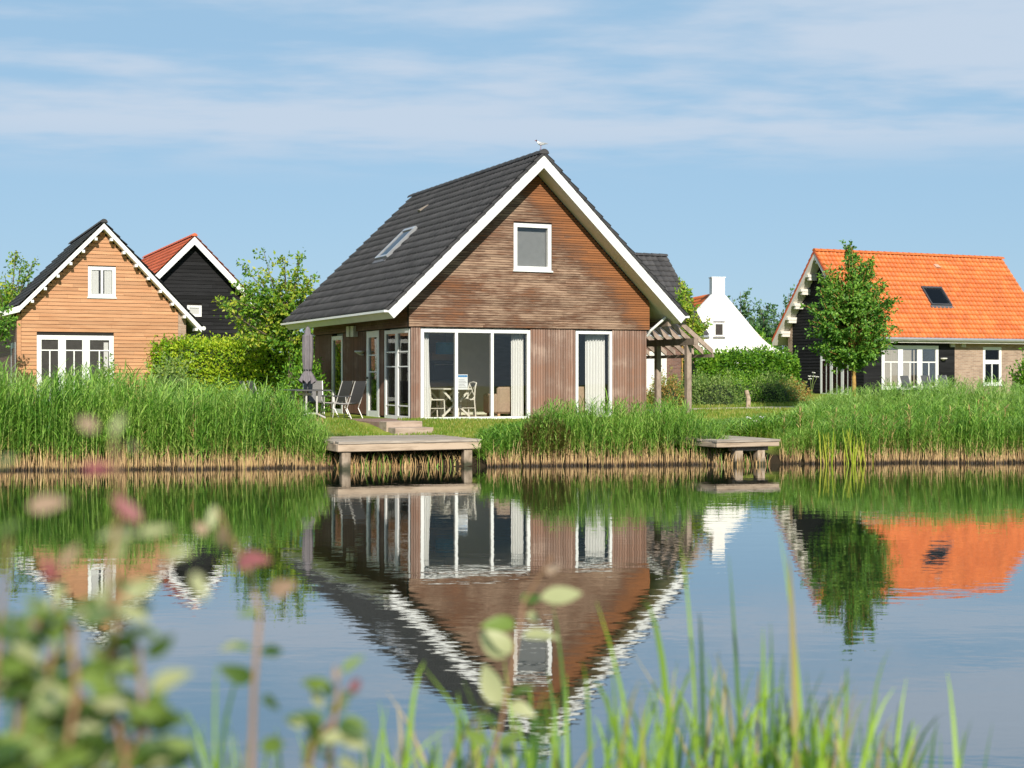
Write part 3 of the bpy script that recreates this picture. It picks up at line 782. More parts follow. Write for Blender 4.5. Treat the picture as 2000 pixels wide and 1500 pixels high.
def build_main_house():
    H = empty('holiday_house', O_MAIN, TH, 'large brown wooden gable house with dark tiled roof and big corner windows', 'house', absz=True)
    Fz = float(O_MAIN[2])
    BT = 3.17                                        # underside of the horizontal cladding
    def lz(z): return z
    # --- masonry and structure
    m = MB()
    m.box(0.02, 0.02 + W_MAIN - 0.09, 0.12, L_MAIN, 0.45, Fz - 0.02); m.build('plinth', M['concrete'], H)
    k = RT / COSS                                    # vertical slab thickness
    def roof_under(a): return RZ - SL * abs(a - RID) - k
    gw = MB()
    def strip(a0, a1, zlo_, zhi_=None):
        pts = [(a0, 0.03, zlo_), (a1, 0.03, zlo_)]
        if zhi_ is None:
            pts += [(a1, .03, roof_under(a1))]
            if a0 < RID < a1: pts += [(RID, .03, roof_under(RID))]
            pts += [(a0, .03, roof_under(a0))]
        else: pts += [(a1, .03, zhi_), (a0, .03, zhi_)]
        gw.prism(pts, (0, 0.16, 0))
    ux0, ux1, uz0, uz1 = 2.85, 3.93, 4.68, 5.89
    strip(0.0, ux0, BT); strip(ux1, W_MAIN, BT); strip(ux0, ux1, BT, uz0); strip(ux0, ux1, uz1)
    gable = gw.build('gable_wall', M['backing'], H)
    pitch = 0.0625
    gable_boards(gable, 'slat_h', pitch, 0.011, 0.0, 0.028, BT, 7.35,
                 lambda z: max(-0.012, RID - (RZ - k - z) / SL + 0.02), lambda z: min(W_MAIN + 0.012, RID + (RZ - k - z) / SL - 0.02),
                 (2.22, 4.52), holes=((ux0 - .005, ux1 + .005, uz0 - 0.05, uz1),), name='slat', jit=0.65)
    # lower front wall in vertical slats between the glass
    lw = MB()
    for a0, a1 in ((0.05, 0.313), (3.335, 4.654), (5.734, W_MAIN - 0.05)): lw.box(a0, a1, 0.085, 0.22, Fz - 0.02, BT)
    lower = lw.build('front_wall', M['backing'], H)
    vp = 0.0745
    for a0, a1 in ((0.05, 0.311), (3.338, 4.652), (5.738, W_MAIN - 0.05)):
        n = max(1, round((a1 - a0) / vp)); p = (a1 - a0) / n
        for i in range(n):
            dy = random.uniform(-.002, .002)
            board('slat', 'slat_v', lower, a0 + i * p + .006, a0 + (i + 1) * p - .006, 0.05 + dy, 0.08 + dy, Fz + 0.02, BT - 0.012)
    # left wall: horizontal band on top, vertical slats below, glazed doors and windows
    sw = MB()
    ops = [(0.113, 2.052), (2.514, 3.559), (5.768, 6.83)]
    edges = [0.085] + [e for o in ops for e in o] + [L_MAIN]
    for i in range(0, len(edges), 2): sw.box(0.085, 0.2, edges[i], edges[i + 1], Fz - 0.02, BT)
    sw.box(0.03, 0.19, 0.19, L_MAIN, BT, roof_under(0.1) + 0.02)
    sw.box(W_MAIN - 0.22, W_MAIN - 0.05, 0.25, L_MAIN, Fz - 0.02, roof_under(W_MAIN) + 0.05)
    sidew = sw.build('side_wall', M['backing'], H)
    z = BT
    while z < roof_under(0.0) + 0.05:
        for (p, q) in ((0.03, 3.9), (3.9, L_MAIN)):
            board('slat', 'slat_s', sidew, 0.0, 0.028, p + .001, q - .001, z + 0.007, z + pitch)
        z += pitch
    for i in range(0, len(edges), 2):
        a0, a1 = edges[i] + .001, edges[i + 1] - .001
        n = max(1, round((a1 - a0) / vp)); p = (a1 - a0) / n
        if a1 - a0 < 0.05: continue
        for j in range(n):
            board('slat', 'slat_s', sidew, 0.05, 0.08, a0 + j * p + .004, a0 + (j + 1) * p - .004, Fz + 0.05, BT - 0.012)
    for j in range(24):                               # right-hand wall, cladding seen only from the garden
        a0 = 0.26 + j * 0.348
        board('slat', 'slat_v', sidew, W_MAIN - 0.05, W_MAIN - 0.022, a0, a0 + 0.34, Fz, roof_under(W_MAIN))
    bw = MB(); bw.prism([(0.1, L_MAIN - .2, Fz - .1), (W_MAIN - .1, L_MAIN - .2, Fz - .1), (W_MAIN - .1, L_MAIN - .2, roof_under(W_MAIN)), (RID, L_MAIN - .2, roof_under(RID)), (0.1, L_MAIN - .2, roof_under(0.1))], (0, .18, 0))
    bw.build('rear_wall', M['backing'], H)
    # --- windows
    f = front(0.04); s = side(0.04)
    w = window(H, f, 0.313, 3.335, Fz - 0.03, 3.125, fw=0.085, mull=(1.279, 2.267), mw=0.075, name='window')
    window(H, f, 4.654, 5.734, Fz - 0.03, 3.125, fw=0.075, name='window')
    window(H, front(0.012), ux0 + .003, ux1 - .003, uz0, uz1 - .003, fw=0.10, depth=0.13, sill=True, name='window')
    window(H, s, 0.113, 2.052, Fz - 0.02, 3.13, fw=0.10, mull=(1.118,), mw=0.2, munt_h=(1.18, 2.18, 2.56), name='window')
    d = window(H, s, 2.514, 3.559, Fz - 0.01, 3.15, fw=0.17, munt_h=(2.05, 2.5), name='door', mw=0.08)
    g = MB(); g.mbox(s, 3.42, 3.46, 0.0, 0.05, 1.86, 1.92).mbox(s, 3.32, 3.45, 0.045, 0.065, 1.875, 1.905); g.build('handle', M['metal_dark'], d)
    window(H, s, 5.768, 6.83, Fz + 0.02, 3.10, fw=0.12, name='window')
    g = MB(); g.box(ux0 + .1, ux1 - .1, 0.17, 0.18, uz0 + .1, uz1 - .1); g.build('roller_blind', M['blind'], H)
    # --- inside
    g = MB(); g.box(0.21, W_MAIN - 0.23, 0.23, L_MAIN - .21, Fz - 0.1, Fz + 0.01); g.build('room_floor', M['inner_floor'], H)
    g = MB(); g.box(0.21, W_MAIN - 0.23, 0.2, L_MAIN - .21, 3.13, 3.20); g.build('room_ceiling', M['ceiling'], H)
    g = MB(); g.box(2.62, 3.72, 3.5, 3.64, Fz + .01, 3.13); g.box(3.58, 3.72, 3.645, 7.9, Fz + .01, 3.13); g.build('partition_wall', M['inner_wall'], H)
    g = MB(); g.box(0.21, 3.57, 5.25, 5.35, Fz + .01, 3.13); g.box(3.75, W_MAIN - .24, 7.6, 7.7, Fz + .01, 3.13); g.build('room_wall', M['inner_brown'], H)
    # --- roof slab, boards, gutters
    def slab(sgn):
        n = np.array([-sgn * SINS, 0, -COSS]) * RT       # down into the slab, square to the slope
        top_r = np.array([RID, OVF, RZ]); top_e = np.array([RID + sgn * HALF, OVF, RZ - SL * HALF])
        bot_e = top_e + np.array([-sgn * SINS, 0, -COSS]) * RT
        bot_r = np.array([RID, OVF, RZ - k])
        return [top_r, top_e, bot_e, bot_r]
    r = MB()
    for sgn in (-1, 1): r.prism(slab(sgn), (0, OVB - OVF, 0))
    roof = r.build('roof', M['cream'], H)
    for sgn in (-1, 1):
        g = MB(); q = slab(sgn); cuts = (0.0, 0.9, 1.0) if sgn < 0 else (0.0, 0.46, 0.91, 1.0)
        for i in range(len(cuts) - 1):
            lo, hi = cuts[i] + (0.0006 if i else 0), cuts[i + 1] - 0.0006
            pt = lambda a_, b_, t: a_ + (b_ - a_) * t
            poly = [pt(q[0], q[1], lo), pt(q[0], q[1], hi), pt(q[3], q[2], hi), pt(q[3], q[2], lo)]
            g.prism([p + np.array([0, -0.022, 0]) for p in poly], (0, 0.02, 0))
        g.build('bargeboard', M['white'], roof)
        e = q[1]; g = MB()
        g.beam(e + np.array([sgn * .045, -0.03, .012]), e + np.array([sgn * .045, OVB - OVF, .012]), 0.11, 0.055); g.build('gutter', M['white'], roof)
    # --- tiles
    cw, nrow = 0.205, 18
    rl = HALF / COSS / nrow
    tv, tt = tile_arrays(cw, rl, amp=1.45)
    tile_me = np_mesh('tile', tv, tt, M['tile_dark'])
    ncol = int((OVB - OVF + 0.06) / cw)
    FL = slope_frame((RID - HALF - 0.02, OVF - 0.035, RZ - SL * HALF + 0.045), (0, 1, 0), (1, 0, SL))
    P, al, up, n = FL
    sk = (4.29 - OVF + 0.03, 5.30 - OVF + 0.03, 1.72 / COSS, 2.62 / COSS)
    def on_sky(rr, cc):
        x, y = (cc + .5) * cw, (rr + .5) * rl
        return sk[0] < x < sk[1] and sk[2] < y < sk[3]
    vent = (14, 31)
    cells = [(rr, cc) for rr in range(nrow) for cc in range(ncol) if not on_sky(rr, cc) and (rr, cc) != vent]
    cells.sort(key=lambda q: q[1])
    own = cells[:296]; rest = set(cells[296:])
    from mathutils import Matrix
    for (rr, cc) in own:
        o = bpy.data.objects.new('tile', tile_me); COL.objects.link(o); o.parent = roof
        p = P + al * (cc * cw) + up * (rr * rl + random.uniform(-.004, .004)) + n * random.uniform(0, .005)
        mt = Matrix(((al[0], up[0], n[0], p[0]), (al[1], up[1], n[1], p[1]), (al[2], up[2], n[2], p[2]), (0, 0, 0, 1)))
        o.matrix_local = mt
    tile_slope_joined('tile_courses', FL, ncol, nrow, cw, rl, M['tile_dark_far'], roof, only=rest, amp=1.45)
    FR = slope_frame((RID + HALF + 0.02, OVF - 0.035, RZ - SL * HALF + 0.045), (0, 1, 0), (-1, 0, SL))
    tile_slope_joined('tile_courses', FR, ncol, nrow, cw, rl, M['tile_dark_far'], roof)
    # verge skirt under the outermost tiles, stepped course by course
    for fr, sgn in ((FL, -1), (FR, 1)):
        Pv, alv, upv, nv = fr; g = MB()
        for rr in range(nrow):
            a_ = Pv + upv * (rr * rl - 0.01); b_ = Pv + upv * ((rr + 1) * rl + 0.02)
            g.prism([a_ + nv * 0.05, b_ + nv * 0.018, b_ - nv * 0.05, a_ - nv * 0.02], alv * 0.035)
        g.build('verge_tile', M['tile_dark'], roof)
    xx = OVF - 0.05; i = 0
    while xx < OVB - 0.05:                            # ridge caps
        g = MB(); cs = []
        for j in range(8):
            t = math.pi * j / 7
            cs.append((math.cos(t), math.sin(t)))
        for (y0_, y1_, r0, r1) in ((xx, xx + 0.42, 0.135, 0.118),):
            lo = [(RID + c * r0, y0_, RZ + 0.045 + s_ * r0 * 0.92) for c, s_ in cs]; hi = [(RID + c * r1, y1_, RZ + 0.045 + s_ * r1 * 0.92) for c, s_ in cs]
            g.add(lo + hi, [(q, q + 1, q + 9, q + 8) for q in range(7)] + [tuple(range(8))])
        g.build('ridge_tile', M['tile_dark'], roof)
        xx += 0.40; i += 1
    vx, vy = vent[1] * cw, vent[0] * rl
    def vp_(x, y, z_): return P + al * x + up * y + n * z_
    g = MB(); g.hexa([vp_(vx, vy, .02), vp_(vx + cw, vy, .02), vp_(vx + cw, vy + rl * 1.1, .0), vp_(vx, vy + rl * 1.1, .0), vp_(vx, vy, .14), vp_(vx + cw, vy, .14), vp_(vx + cw, vy + rl * 1.1, .05), vp_(vx, vy + rl * 1.1, .05)])
    g.build('vent_tile', M['vent'], roof)
    skylight(H, FL, sk[0], sk[1], sk[2], sk[3], blind='blind_sky')
    # --- fittings
    g = MB()
    g.mbox(s, 4.36, 4.62, -0.02, 0.12, 3.03, 3.33); g.build('up_down_lamp', M['lamp'], H)
    g = MB(); g.mbox(s, 4.74, 5.02, -0.02, 0.12, 3.04, 3.33); g.build('up_down_lamp', M['lamp'], H)
    g = MB(); g.tube([(-0.06, 3.86, 2.53), (-0.06, 3.86, 2.60), (-0.06, 3.86, 2.63)], [0.03, 0.15, 0.14], 10); g.tube([(0.05, 3.86, 2.52), (-0.06, 3.86, 2.54)], 0.03, 6); g.build('wall_lamp', M['lamp'], H, smooth=False)
    g = MB(); g.tube([(7.30, -0.10, 3.52), (6.94, 0.10, 3.16), (6.90, 0.22, 3.02)], 0.035, 8); g.tube([(6.88, 0.30, 3.02), (6.88, 0.30, 0.85)], 0.032, 8)
    g.build('downpipe', M['white'], H)
    return H


main_house = build_main_house()


def hp(a, b, z, O=O_MAIN):
    p = O + AX * a + BX * b
    return np.array([p[0], p[1], z])


FLOOR = float(O_MAIN[2])

# ------------------------------------------------------------------ pergola, terrace, steps
def build_pergola():
    base = hp(8.05, 0, 0.83)
    H = empty('pergola', O_MAIN, TH, 'weathered timber lean-to pergola with sloping rafters beside the brown house', 'pergola', absz=True)
    for b in (0.0, 1.65, 3.3):
        p = hp(8.05, b, 0)
        g = MB(); g.box(7.975, 8.125, b - .075, b + .075, gz(p[0], p[1]) - 0.2, 2.78); g.build('post', M['pergola'], H, bevel=0.01)
    g = MB(); g.box(7.98, 8.12, -0.42, 3.75, 2.782, 2.96); g.build('beam', M['pergola'], H)
    sl = 0.76
    for i in range(9):
        b = -0.30 + i * 0.50
        x0, x1 = 7.42, 8.66
        zt = lambda x: 3.02 + (8.05 - x) * sl + 0.13
        g = MB(); g.prism([(x0, b, zt(x0) - .16), (x1, b, zt(x1) - .16), (x1 + .0, b, zt(x1) - .02), (x0, b, zt(x0))], (0, 0.065, 0)); g.build('rafter', M['pergola'], H)
    g = MB(); g.box(8.56, 8.62, -0.42, 3.9, 2.445, 2.535); g.build('purlin', M['pergola'], H)
    g = MB(); g.box(7.30, 7.40, -0.2, 3.9, 3.28, 3.42); g.build('wall_plate', M['pergola'], H)


build_pergola()


def build_terrace():
    g = MB()
    pts = [(-4.6, 1.0), (0.02, 0.1), (0.02, -0.55), (-0.9, -0.55), (-1.4, 0.15), (-4.6, 0.35)]
    poly = [hp(a, b, 0.52) for a, b in ((-4.6, 0.95), (-1.35, 0.75), (-1.22, -1.3), (-0.38, -1.3), (-0.30, 0.06), (0.02, 0.08), (0.02, 7.5), (-4.6, 7.5))]
    g.prism(poly, (0, 0, FLOOR - 0.52 - 0.005))
    o = g.build('terrace', M['paver']); o['kind'] = 'structure'
    S = empty('garden_steps', hp(-0.9, -2.3, 0.55), TH, 'pair of timber garden steps between the terrace and the wooden jetty', 'steps', absz=True)
    z0 = 0.6
    for i, (b0, b1, zt, a0, a1) in enumerate(((-1.84, -1.303, 0.868, -1.24, -0.34), (-2.36, -1.842, 0.735, -1.20, -0.26))):
        g = MB(); g.box(a0 + 0.9, a1 + 0.9, b0 + 2.3, b1 + 2.3, 0.42, zt)
        g.build('step', M['step'], S, bevel=0.012)
    # lawn edge gap hidden under the steps
    return S


build_terrace()


def jetty(name, right_front, width, depth, zdeck, posts, label, nplank, beam_h=0.16):
    """Deck planks on a timber kerb beam and posts; local x along the front (to the left), y into the bank."""
    H = empty(name, (right_front[0], right_front[1], zdeck), TH, label, 'jetty')
    bd = depth / nplank
    for i in range(nplank):
        board('plank', 'deck', H, -width + random.uniform(-.02, .02), random.uniform(-.005, .012), -0.025 + i * bd + .004, -0.025 + (i + 1) * bd - .004, -0.045 + random.uniform(-.003, .003), random.uniform(-.003, .003))
    g = MB(); g.box(-width + 0.0, 0.0, 0.0, 0.09, -0.05 - beam_h, -0.05); g.build('front_beam', M['beam'], H, bevel=0.012)
    g = MB(); g.box(-0.08, 0.0, 0.092, depth, -0.05 - beam_h, -0.05); g.build('side_beam', M['beam'], H, bevel=0.01)
    g = MB(); g.box(-width, -width + 0.08, 0.092, depth, -0.05 - beam_h, -0.05); g.build('side_beam', M['beam'], H, bevel=0.01)
    for (px, py, w) in posts:
        g = MB(); g.box(px - w / 2, px + w / 2, py - w / 2, py + w / 2, -zdeck - 0.9, -0.05 - beam_h - .001); g.build('post', M['post_wet'], H, bevel=0.012)
    return H


jetty('wooden_jetty', (-0.66, 30.55), 3.2, 2.85, 0.58, [(-0.28, 0.14, 0.19), (-3.0, 0.14, 0.19), (-0.28, 1.9, 0.19), (-3.0, 1.9, 0.19)],
      'wide wooden jetty on posts in front of the brown house', 19)
J2 = jetty('wooden_jetty', (5.84, 31.05), 1.6, 2.3, 0.56, [(-0.36, 0.25, 0.19), (-0.93, 0.25, 0.19), (-0.36, 1.9, 0.19), (-0.93, 1.9, 0.19)],
           'small grey wooden jetty on two stout legs half hidden in reeds', 14, beam_h=0.105)
g = MB(); g.beam((-1.10, 0.25, -0.205), (-0.18, 0.25, -0.205), 0.16, 0.09); g.build('cross_beam', M['beam'], J2)

# ------------------------------------------------------------------ furniture on the terrace
def sling_chair(loc, rz, label, fabric='sling', group='reclining garden chairs on the terrace'):
    """Garden armchair: local +x is the way the sitter faces."""
    C = empty('garden_chair', loc, rz, label, 'chair', group); C.scale = (.88, .95, .88)
    w = 0.27
    def lst(p, q, r=0.014): return MB().tube([p, q], r, 6)
    bz = 0.43
    for sy in (-1, 1):
        y = sy * w
        MB().tube([(-0.24, y, bz), (-0.33, y, 0.70), (-0.47, y, 1.10)], 0.014, 6).build('back_post', M['alu'], C)
        MB().tube([(0.27, y, 0.63), (0.25, y, bz), (0.33, y, 0.0)], 0.013, 6).build('leg', M['alu'], C)
        MB().tube([(-0.29, y, 0.60), (-0.18, y, 0.30), (-0.34, y, 0.0)], 0.013, 6).build('leg', M['alu'], C)
        MB().beam((-0.34, y, 0.655), (0.30, y, 0.645), 0.045, 0.022).build('armrest', M['sling'], C)
        MB().tube([(-0.24, y, bz), (0.25, y, bz + 0.02)], 0.013, 6).build('seat_rail', M['alu'], C)
    g = MB(); n = 5
    for i in range(n):
        t0, t1 = i / n, (i + 1) / n
        f = lambda t: (-0.23 + 0.48 * t, bz + 0.015 - 0.035 * math.sin(math.pi * t))
        (x0, z0), (x1, z1) = f(t0), f(t1)
        g.hexa([(x0, -w, z0 - .006), (x1, -w, z1 - .006), (x1, w, z1 - .006), (x0, w, z0 - .006), (x0, -w, z0 + .006), (x1, -w, z1 + .006), (x1, w, z1 + .006), (x0, w, z0 + .006)])
    g.build('seat', M[fabric], C)
    g = MB()
    for i in range(n):
        t0, t1 = i / n, (i + 1) / n
        f = lambda t: (-0.235 - 0.235 * t - 0.02 * math.sin(math.pi * t), bz + 0.03 + 0.64 * t)
        (x0, z0), (x1, z1) = f(t0), f(t1)
        g.hexa([(x0 - .006, -w, z0), (x0 + .006, -w, z0), (x0 + .006, w, z0), (x0 - .006, w, z0), (x1 - .006, -w, z1), (x1 + .006, -w, z1), (x1 + .006, w, z1), (x1 - .006, w, z1)])
    g.build('backrest', M[fabric], C)
    return C


def ter(a, b): return hp(a, b, FLOOR - 0.004)


sling_chair(ter(-1.0, 1.95), TH + R(128), 'charcoal garden armchair with pale frame standing clear, nearest the glazed door')
sling_chair(ter(-1.0, 3.1), TH + R(130), 'charcoal garden armchair behind the clear-standing one, by the narrow window')
sling_chair(ter(-1.38, 3.75), TH + R(258), 'grey garden armchair at the far end of the terrace table, backrest facing the pond', 'sling_grey')
sling_chair(ter(-3.05, 2.35), TH + R(4), 'garden armchair at the reed side of the terrace table, seen over the reeds', 'sling_grey')
sling_chair(ter(-3.05, 3.25), TH - R(3), 'garden armchair next to the hedge on the reed side of the terrace table', 'sling_grey')


def garden_table():
    T = empty('garden_table', ter(-1.95, 2.6), TH, 'dark topped garden table with pale trestle legs on the terrace', 'table')
    MB().box(-0.47, 0.47, -0.85, 0.85, 0.71, 0.745).build('table_top', M['table_top'], T, bevel=0.008)
    for y in (-0.62, 0.62):
        for x in (-0.14, 0.14):
            MB().tube([(x, y, 0.71), (x, y, 0.12)], 0.026, 8).build('leg', M['alu'], T)
        MB().tube([(-0.36, y, 0.02), (-0.14, y, 0.13), (0.14, y, 0.13), (0.36, y, 0.02)], 0.028, 8).build('foot', M['alu'], T)
    MB().box(-0.02, 0.02, -0.62, 0.62, 0.60, 0.66).build('stretcher', M['alu'], T)


garden_table()


def parasol():
    P = empty('parasol', ter(-1.78, 2.95), TH, 'closed mauve grey parasol standing at the terrace table', 'parasol')
    MB().tube([(0, 0, 0), (0, 0, 2.62)], 0.022, 8).build('pole', M['metal_dark'], P)
    MB().tube([(0, 0, 0), (0, 0, 0.06), (0, 0, 0.10)], [0.24, 0.24, 0.06], 14).build('base', M['metal_dark'], P)
    prof = [(1.02, 0.245), (1.10, 0.225), (1.22, 0.165), (1.33, 0.105), (1.40, 0.125), (1.65, 0.15), (1.95, 0.155), (2.2, 0.15), (2.32, 0.14), (2.36, 0.145), (2.37, 0.10), (2.50, 0.085), (2.60, 0.02)]
    g = MB(); n = 32; vs = []
    for i, (z, r) in enumerate(prof):
        for j in range(n):
            t = 2 * math.pi * j / n
            fold = 1 + (0.26 if z < 2.33 else 0.1) * math.cos(8 * t + 0.35 * z) * (1.0 if i else 1.2)
            vs.append((r * .82 * fold * math.cos(t), r * .82 * fold * math.sin(t), z + (0.06 * math.cos(8 * t) if i == 0 else 0)))
    g.add(vs, [(i * n + j, i * n + (j + 1) % n, (i + 1) * n + (j + 1) % n, (i + 1) * n + j) for i in range(len(prof) - 1) for j in range(n)])
    c = g.build('canopy', M['parasol'], P, smooth=True); P.scale = (1, 1, .925)
    MB().tube([(0, 0, 1.35), (0, 0, 1.385)], 0.112, 12).build('strap', M['metal_dark'], P)


parasol()

# ------------------------------------------------------------------ things inside the main house
def curtain(a0, a1, b, z0, z1, label, mat='curtain', axis='a', folds=6, pinch=0.0):
    g = MB(); n = folds * 8; vs = []
    for zi, z in enumerate((z0, (z0 + z1) / 2, z1)):
        sq = 1 - pinch * (1, 0.5, 0.0)[zi]
        for i in range(n + 1):
            t = i / n
            x = a0 + (a1 - a0) * t * sq
            y = b + 0.035 * math.sin(2 * math.pi * folds * t) + 0.012 * math.sin(5.1 * t + zi)
            p = hp(x, y, z) if axis == 'a' else hp(y, x, z)
            vs.append(p)
    k = n + 1
    vs2 = [v + np.array([0, 0.012, 0]) for v in vs]
    fs = [(r * k + i, r * k + i + 1, (r + 1) * k + i + 1, (r + 1) * k + i) for r in range(2) for i in range(n)]
    g.add(vs, fs); g.add(vs2, fs)
    o = g.build('curtain', M[mat], None, smooth=True)
    return tag(o, label, 'curtain', 'curtains of the brown house')


curtain(0.42, 0.62, 0.32, FLOOR + .03, 3.08, 'white curtain at the corner end of the wide three-pane window', folds=4, pinch=-0.25)
curtain(2.92, 3.26, 0.32, FLOOR + .03, 3.08, 'white curtain gathered beside the sofa in the wide three-pane window', folds=5)
curtain(5.08, 5.66, 0.32, FLOOR + .03, 3.08, 'pale curtain drawn across half of the single tall front window', folds=7)
curtain(1.55, 1.98, 0.36, FLOOR + .03, 3.08, 'white curtain behind the corner window beside the glazed door', axis='b', folds=5)


def xback_chair(loc, rz, label):
    C = empty('dining_chair', loc, rz, label, 'chair', 'ivory dining chairs behind the wide window')
    mt = M['chair_white']; w = 0.2
    for sy in (-1, 1):
        y = sy * w
        MB().tube([(-0.24, y, 0), (-0.20, y, 0.46), (-0.22, y, 0.75), (-0.26, y, 0.90)], 0.019, 6).build('back_post', mt, C)
        MB().tube([(0.22, y, 0), (0.20, y, 0.46)], 0.018, 6).build('leg', mt, C)
        MB().tube([(-0.22, y, 0.24), (0.21, y, 0.24)], 0.012, 6).build('stretcher', mt, C)
        MB().tube([(-0.21, y, 0.54), (-0.12, y, 0.46)], 0.012, 6).build('bracket', mt, C)
    MB().tube([(-0.26, -w, 0.90), (-0.27, 0, 0.925), (-0.26, w, 0.90)], 0.021, 6).build('top_rail', mt, C)
    for sy in (-1, 1):
        MB().tube([(-0.255, sy * w, 0.88), (-0.235, 0, 0.70), (-0.21, -sy * w, 0.52)], 0.012, 6).build('cross_slat', mt, C)
    MB().box(-0.22, 0.23, -0.22, 0.22, 0.445, 0.48).build('seat', mt, C, bevel=0.012)


xback_chair(hp(1.16, 1.35, FLOOR + .01), TH + R(8), 'ivory cross-back dining chair by the corner curtain, seen through the wide window')
xback_chair(hp(2.08, 1.5, FLOOR + .01), TH + R(184), 'ivory cross-back dining chair behind the white notice, seen through the middle pane')


def dining_table():
    T = empty('dining_table', hp(1.62, 1.25, FLOOR + .01), TH, 'ivory dining table with crossed trestle legs behind the wide window', 'table')
    MB().box(-0.40, 0.40, -0.45, 0.9, 0.725, 0.765).build('table_top', M['chair_white'], T, bevel=0.01)
    for y in (-0.3, 0.7):
        MB().box(-0.07, 0.07, y - .05, y + .05, 0.02, 0.725).build('leg', M['chair_white'], T)
        for sx in (-1, 1):
            MB().beam((sx * 0.36, y, 0.70), (sx * 0.08, y, 0.42), 0.045, 0.05).build('brace', M['chair_white'], T)
            MB().beam((sx * 0.38, y, 0.03), (sx * 0.08, y, 0.30), 0.045, 0.05).build('brace', M['chair_white'], T)


dining_table()


def armchair(a, b, rz, label, wd=0.55):
    C = empty('armchair', hp(a, b, FLOOR + .01), TH + rz, label, 'armchair', 'tan seats behind the wide window')
    MB().box(-wd, wd, -0.38, 0.38, 0.10, 0.42).build('seat', M['tan'], C, bevel=0.04)
    MB().box(-wd, wd, 0.30, 0.46, 0.10, 0.80).build('backrest', M['tan'], C, bevel=0.05)
    for s in (-1, 1):
        MB().box(s * wd - .075, s * wd + .075, -0.40, 0.40, 0.10, 0.62).build('armrest', M['tan'], C, bevel=0.05)
        for y in (-0.32, 0.38): MB().box(s * (wd - .05) - .03, s * (wd - .05) + .03, y - .03, y + .03, 0, 0.10).build('leg', M['inner_brown'], C)
    return C


armchair(3.0, 1.0, R(180), 'tan armchair with its back to the pond in the wide window', 0.36)
armchair(5.05, 0.95, R(180), 'tan sofa with its back to the single tall front window', 0.75)


def kitchen():
    K = empty('kitchen_unit', hp(2.35, 4.5, FLOOR + .01), TH, 'brown kitchen unit with black oven deep inside the brown house', 'kitchen')
    MB().box(-0.62, 0.62, 0, 0.6, 0.0, 0.9).build('base_cabinet', M['inner_brown'], K)
    MB().box(-0.64, 0.64, -0.02, 0.6, 0.902, 0.94).build('worktop', M['tan_dark'], K)
    MB().box(-0.62, -0.1, 0.25, 0.6, 1.45, 2.2).build('wall_cabinet', M['inner_brown'], K)
    ov = MB().box(-0.02, 0.62, 0.0, 0.6, 0.95, 1.52).build('oven', M['black'], K)
    MB().box(0.02, 0.58, -0.04, -0.02, 1.40, 1.42).build('handle', M['alu'], ov)
    MB().box(-0.02, 0.62, 0.1, 0.6, 1.53, 1.75).build('wall_cabinet', M['inner_brown'], K)
    L_ = empty('pendant_lamp', hp(2.12, 3.0, 2.70), TH, 'blue drum pendant lamp hanging in the brown house kitchen', 'lamp')
    MB().tube([(0, 0, -0.16), (0, 0, 0.16)], 0.26, 20).build('lamp_shade', M['blue'], L_)
    MB().tube([(0, 0, 0.16), (0, 0, 0.43)], 0.008, 5).build('cord', M['black'], L_)


kitchen()


def notice():
    N_ = empty('notice_sheet', hp(1.47, 0.055, FLOOR + 0.75), TH, 'white notice with blue header stuck inside the middle window pane', 'notice')
    MB().box(-0.14, 0.14, 0.055, 0.058, 0, 0.385).build('sheet', M['paper'], N_)
    MB().box(-0.13, 0.13, 0.051, 0.0535, 0.32, 0.365).build('header', M['paper_blue'], N_)
    for i in range(6):
        MB().box(-0.11, 0.11 - 0.03 * (i % 3), 0.051, 0.0535, 0.055 + i * 0.038, 0.063 + i * 0.038).build('text_line', M['sling_grey'], N_)


notice()

# ------------------------------------------------------------------ gull on the ridge
def gull():
    p = hp(RID - 0.02, OVF + 0.12, RZ + 0.045 + 0.125)
    G = empty('gull', p, R(172), 'small white gull with dark head perched on the roof ridge', 'bird'); G.scale = (.82, .82, .82)
    rings = [(-0.215, .165, .004, .003), (-0.15, .172, .018, .010), (-0.08, .175, .036, .032), (0.0, .18, .052, .055), (0.06, .195, .050, .058), (0.10, .215, .036, .042), (0.118, .245, .028, .030), (0.130, .275, .032, .033), (0.150, .285, .026, .028), (0.168, .282, .010, .010), (0.205, .274, .003, .003)]
    g = MB(); n = 10; vs = []
    for (x, z, ry, rz) in rings:
        for j in range(n):
            t = 2 * math.pi * j / n
            vs.append((x, ry * math.cos(t), z + rz * math.sin(t)))
    g.add(vs, [])
    for i in range(len(rings) - 1):
        for j in range(n):
            t = (j + .5) / n
            mi = 0
            if i >= 6: mi = 2
            if i >= 8: mi = 3
            if i <= 3 and 0.08 < t < 0.42: mi = 1
            if i == 0: mi = 1
            g.f.append((i * n + j, i * n + (j + 1) % n, (i + 1) * n + (j + 1) % n, (i + 1) * n + j)); g.m.append(mi)
    g.build('body', [M['gull_white'], M['gull_grey'], M['gull_dark'], M['gull_red']], G, smooth=True)
    for s in (-1, 1):
        MB().tube([(0.0, s * .02, .14), (0.005, s * .02, .07), (0.0, s * .02, 0.0)], [.007, .005, .005], 5).add([(0.05, s * .02 - .02, .003), (0.05, s * .02 + .02, .003), (-0.01, s * .02, .006), (0.02, s * .02, .012)], [(0, 1, 2), (0, 1, 3), (1, 2, 3), (2, 0, 3)]).build('leg', M['gull_red'], G)
        MB().prism([(-0.24, s * .02, .185), (0.04, s * .05, .175), (0.05, s * .055, .205), (-0.06, s * .045, .215)], (0, s * .008, 0)).build('wing', M['gull_grey'], G)


gull()

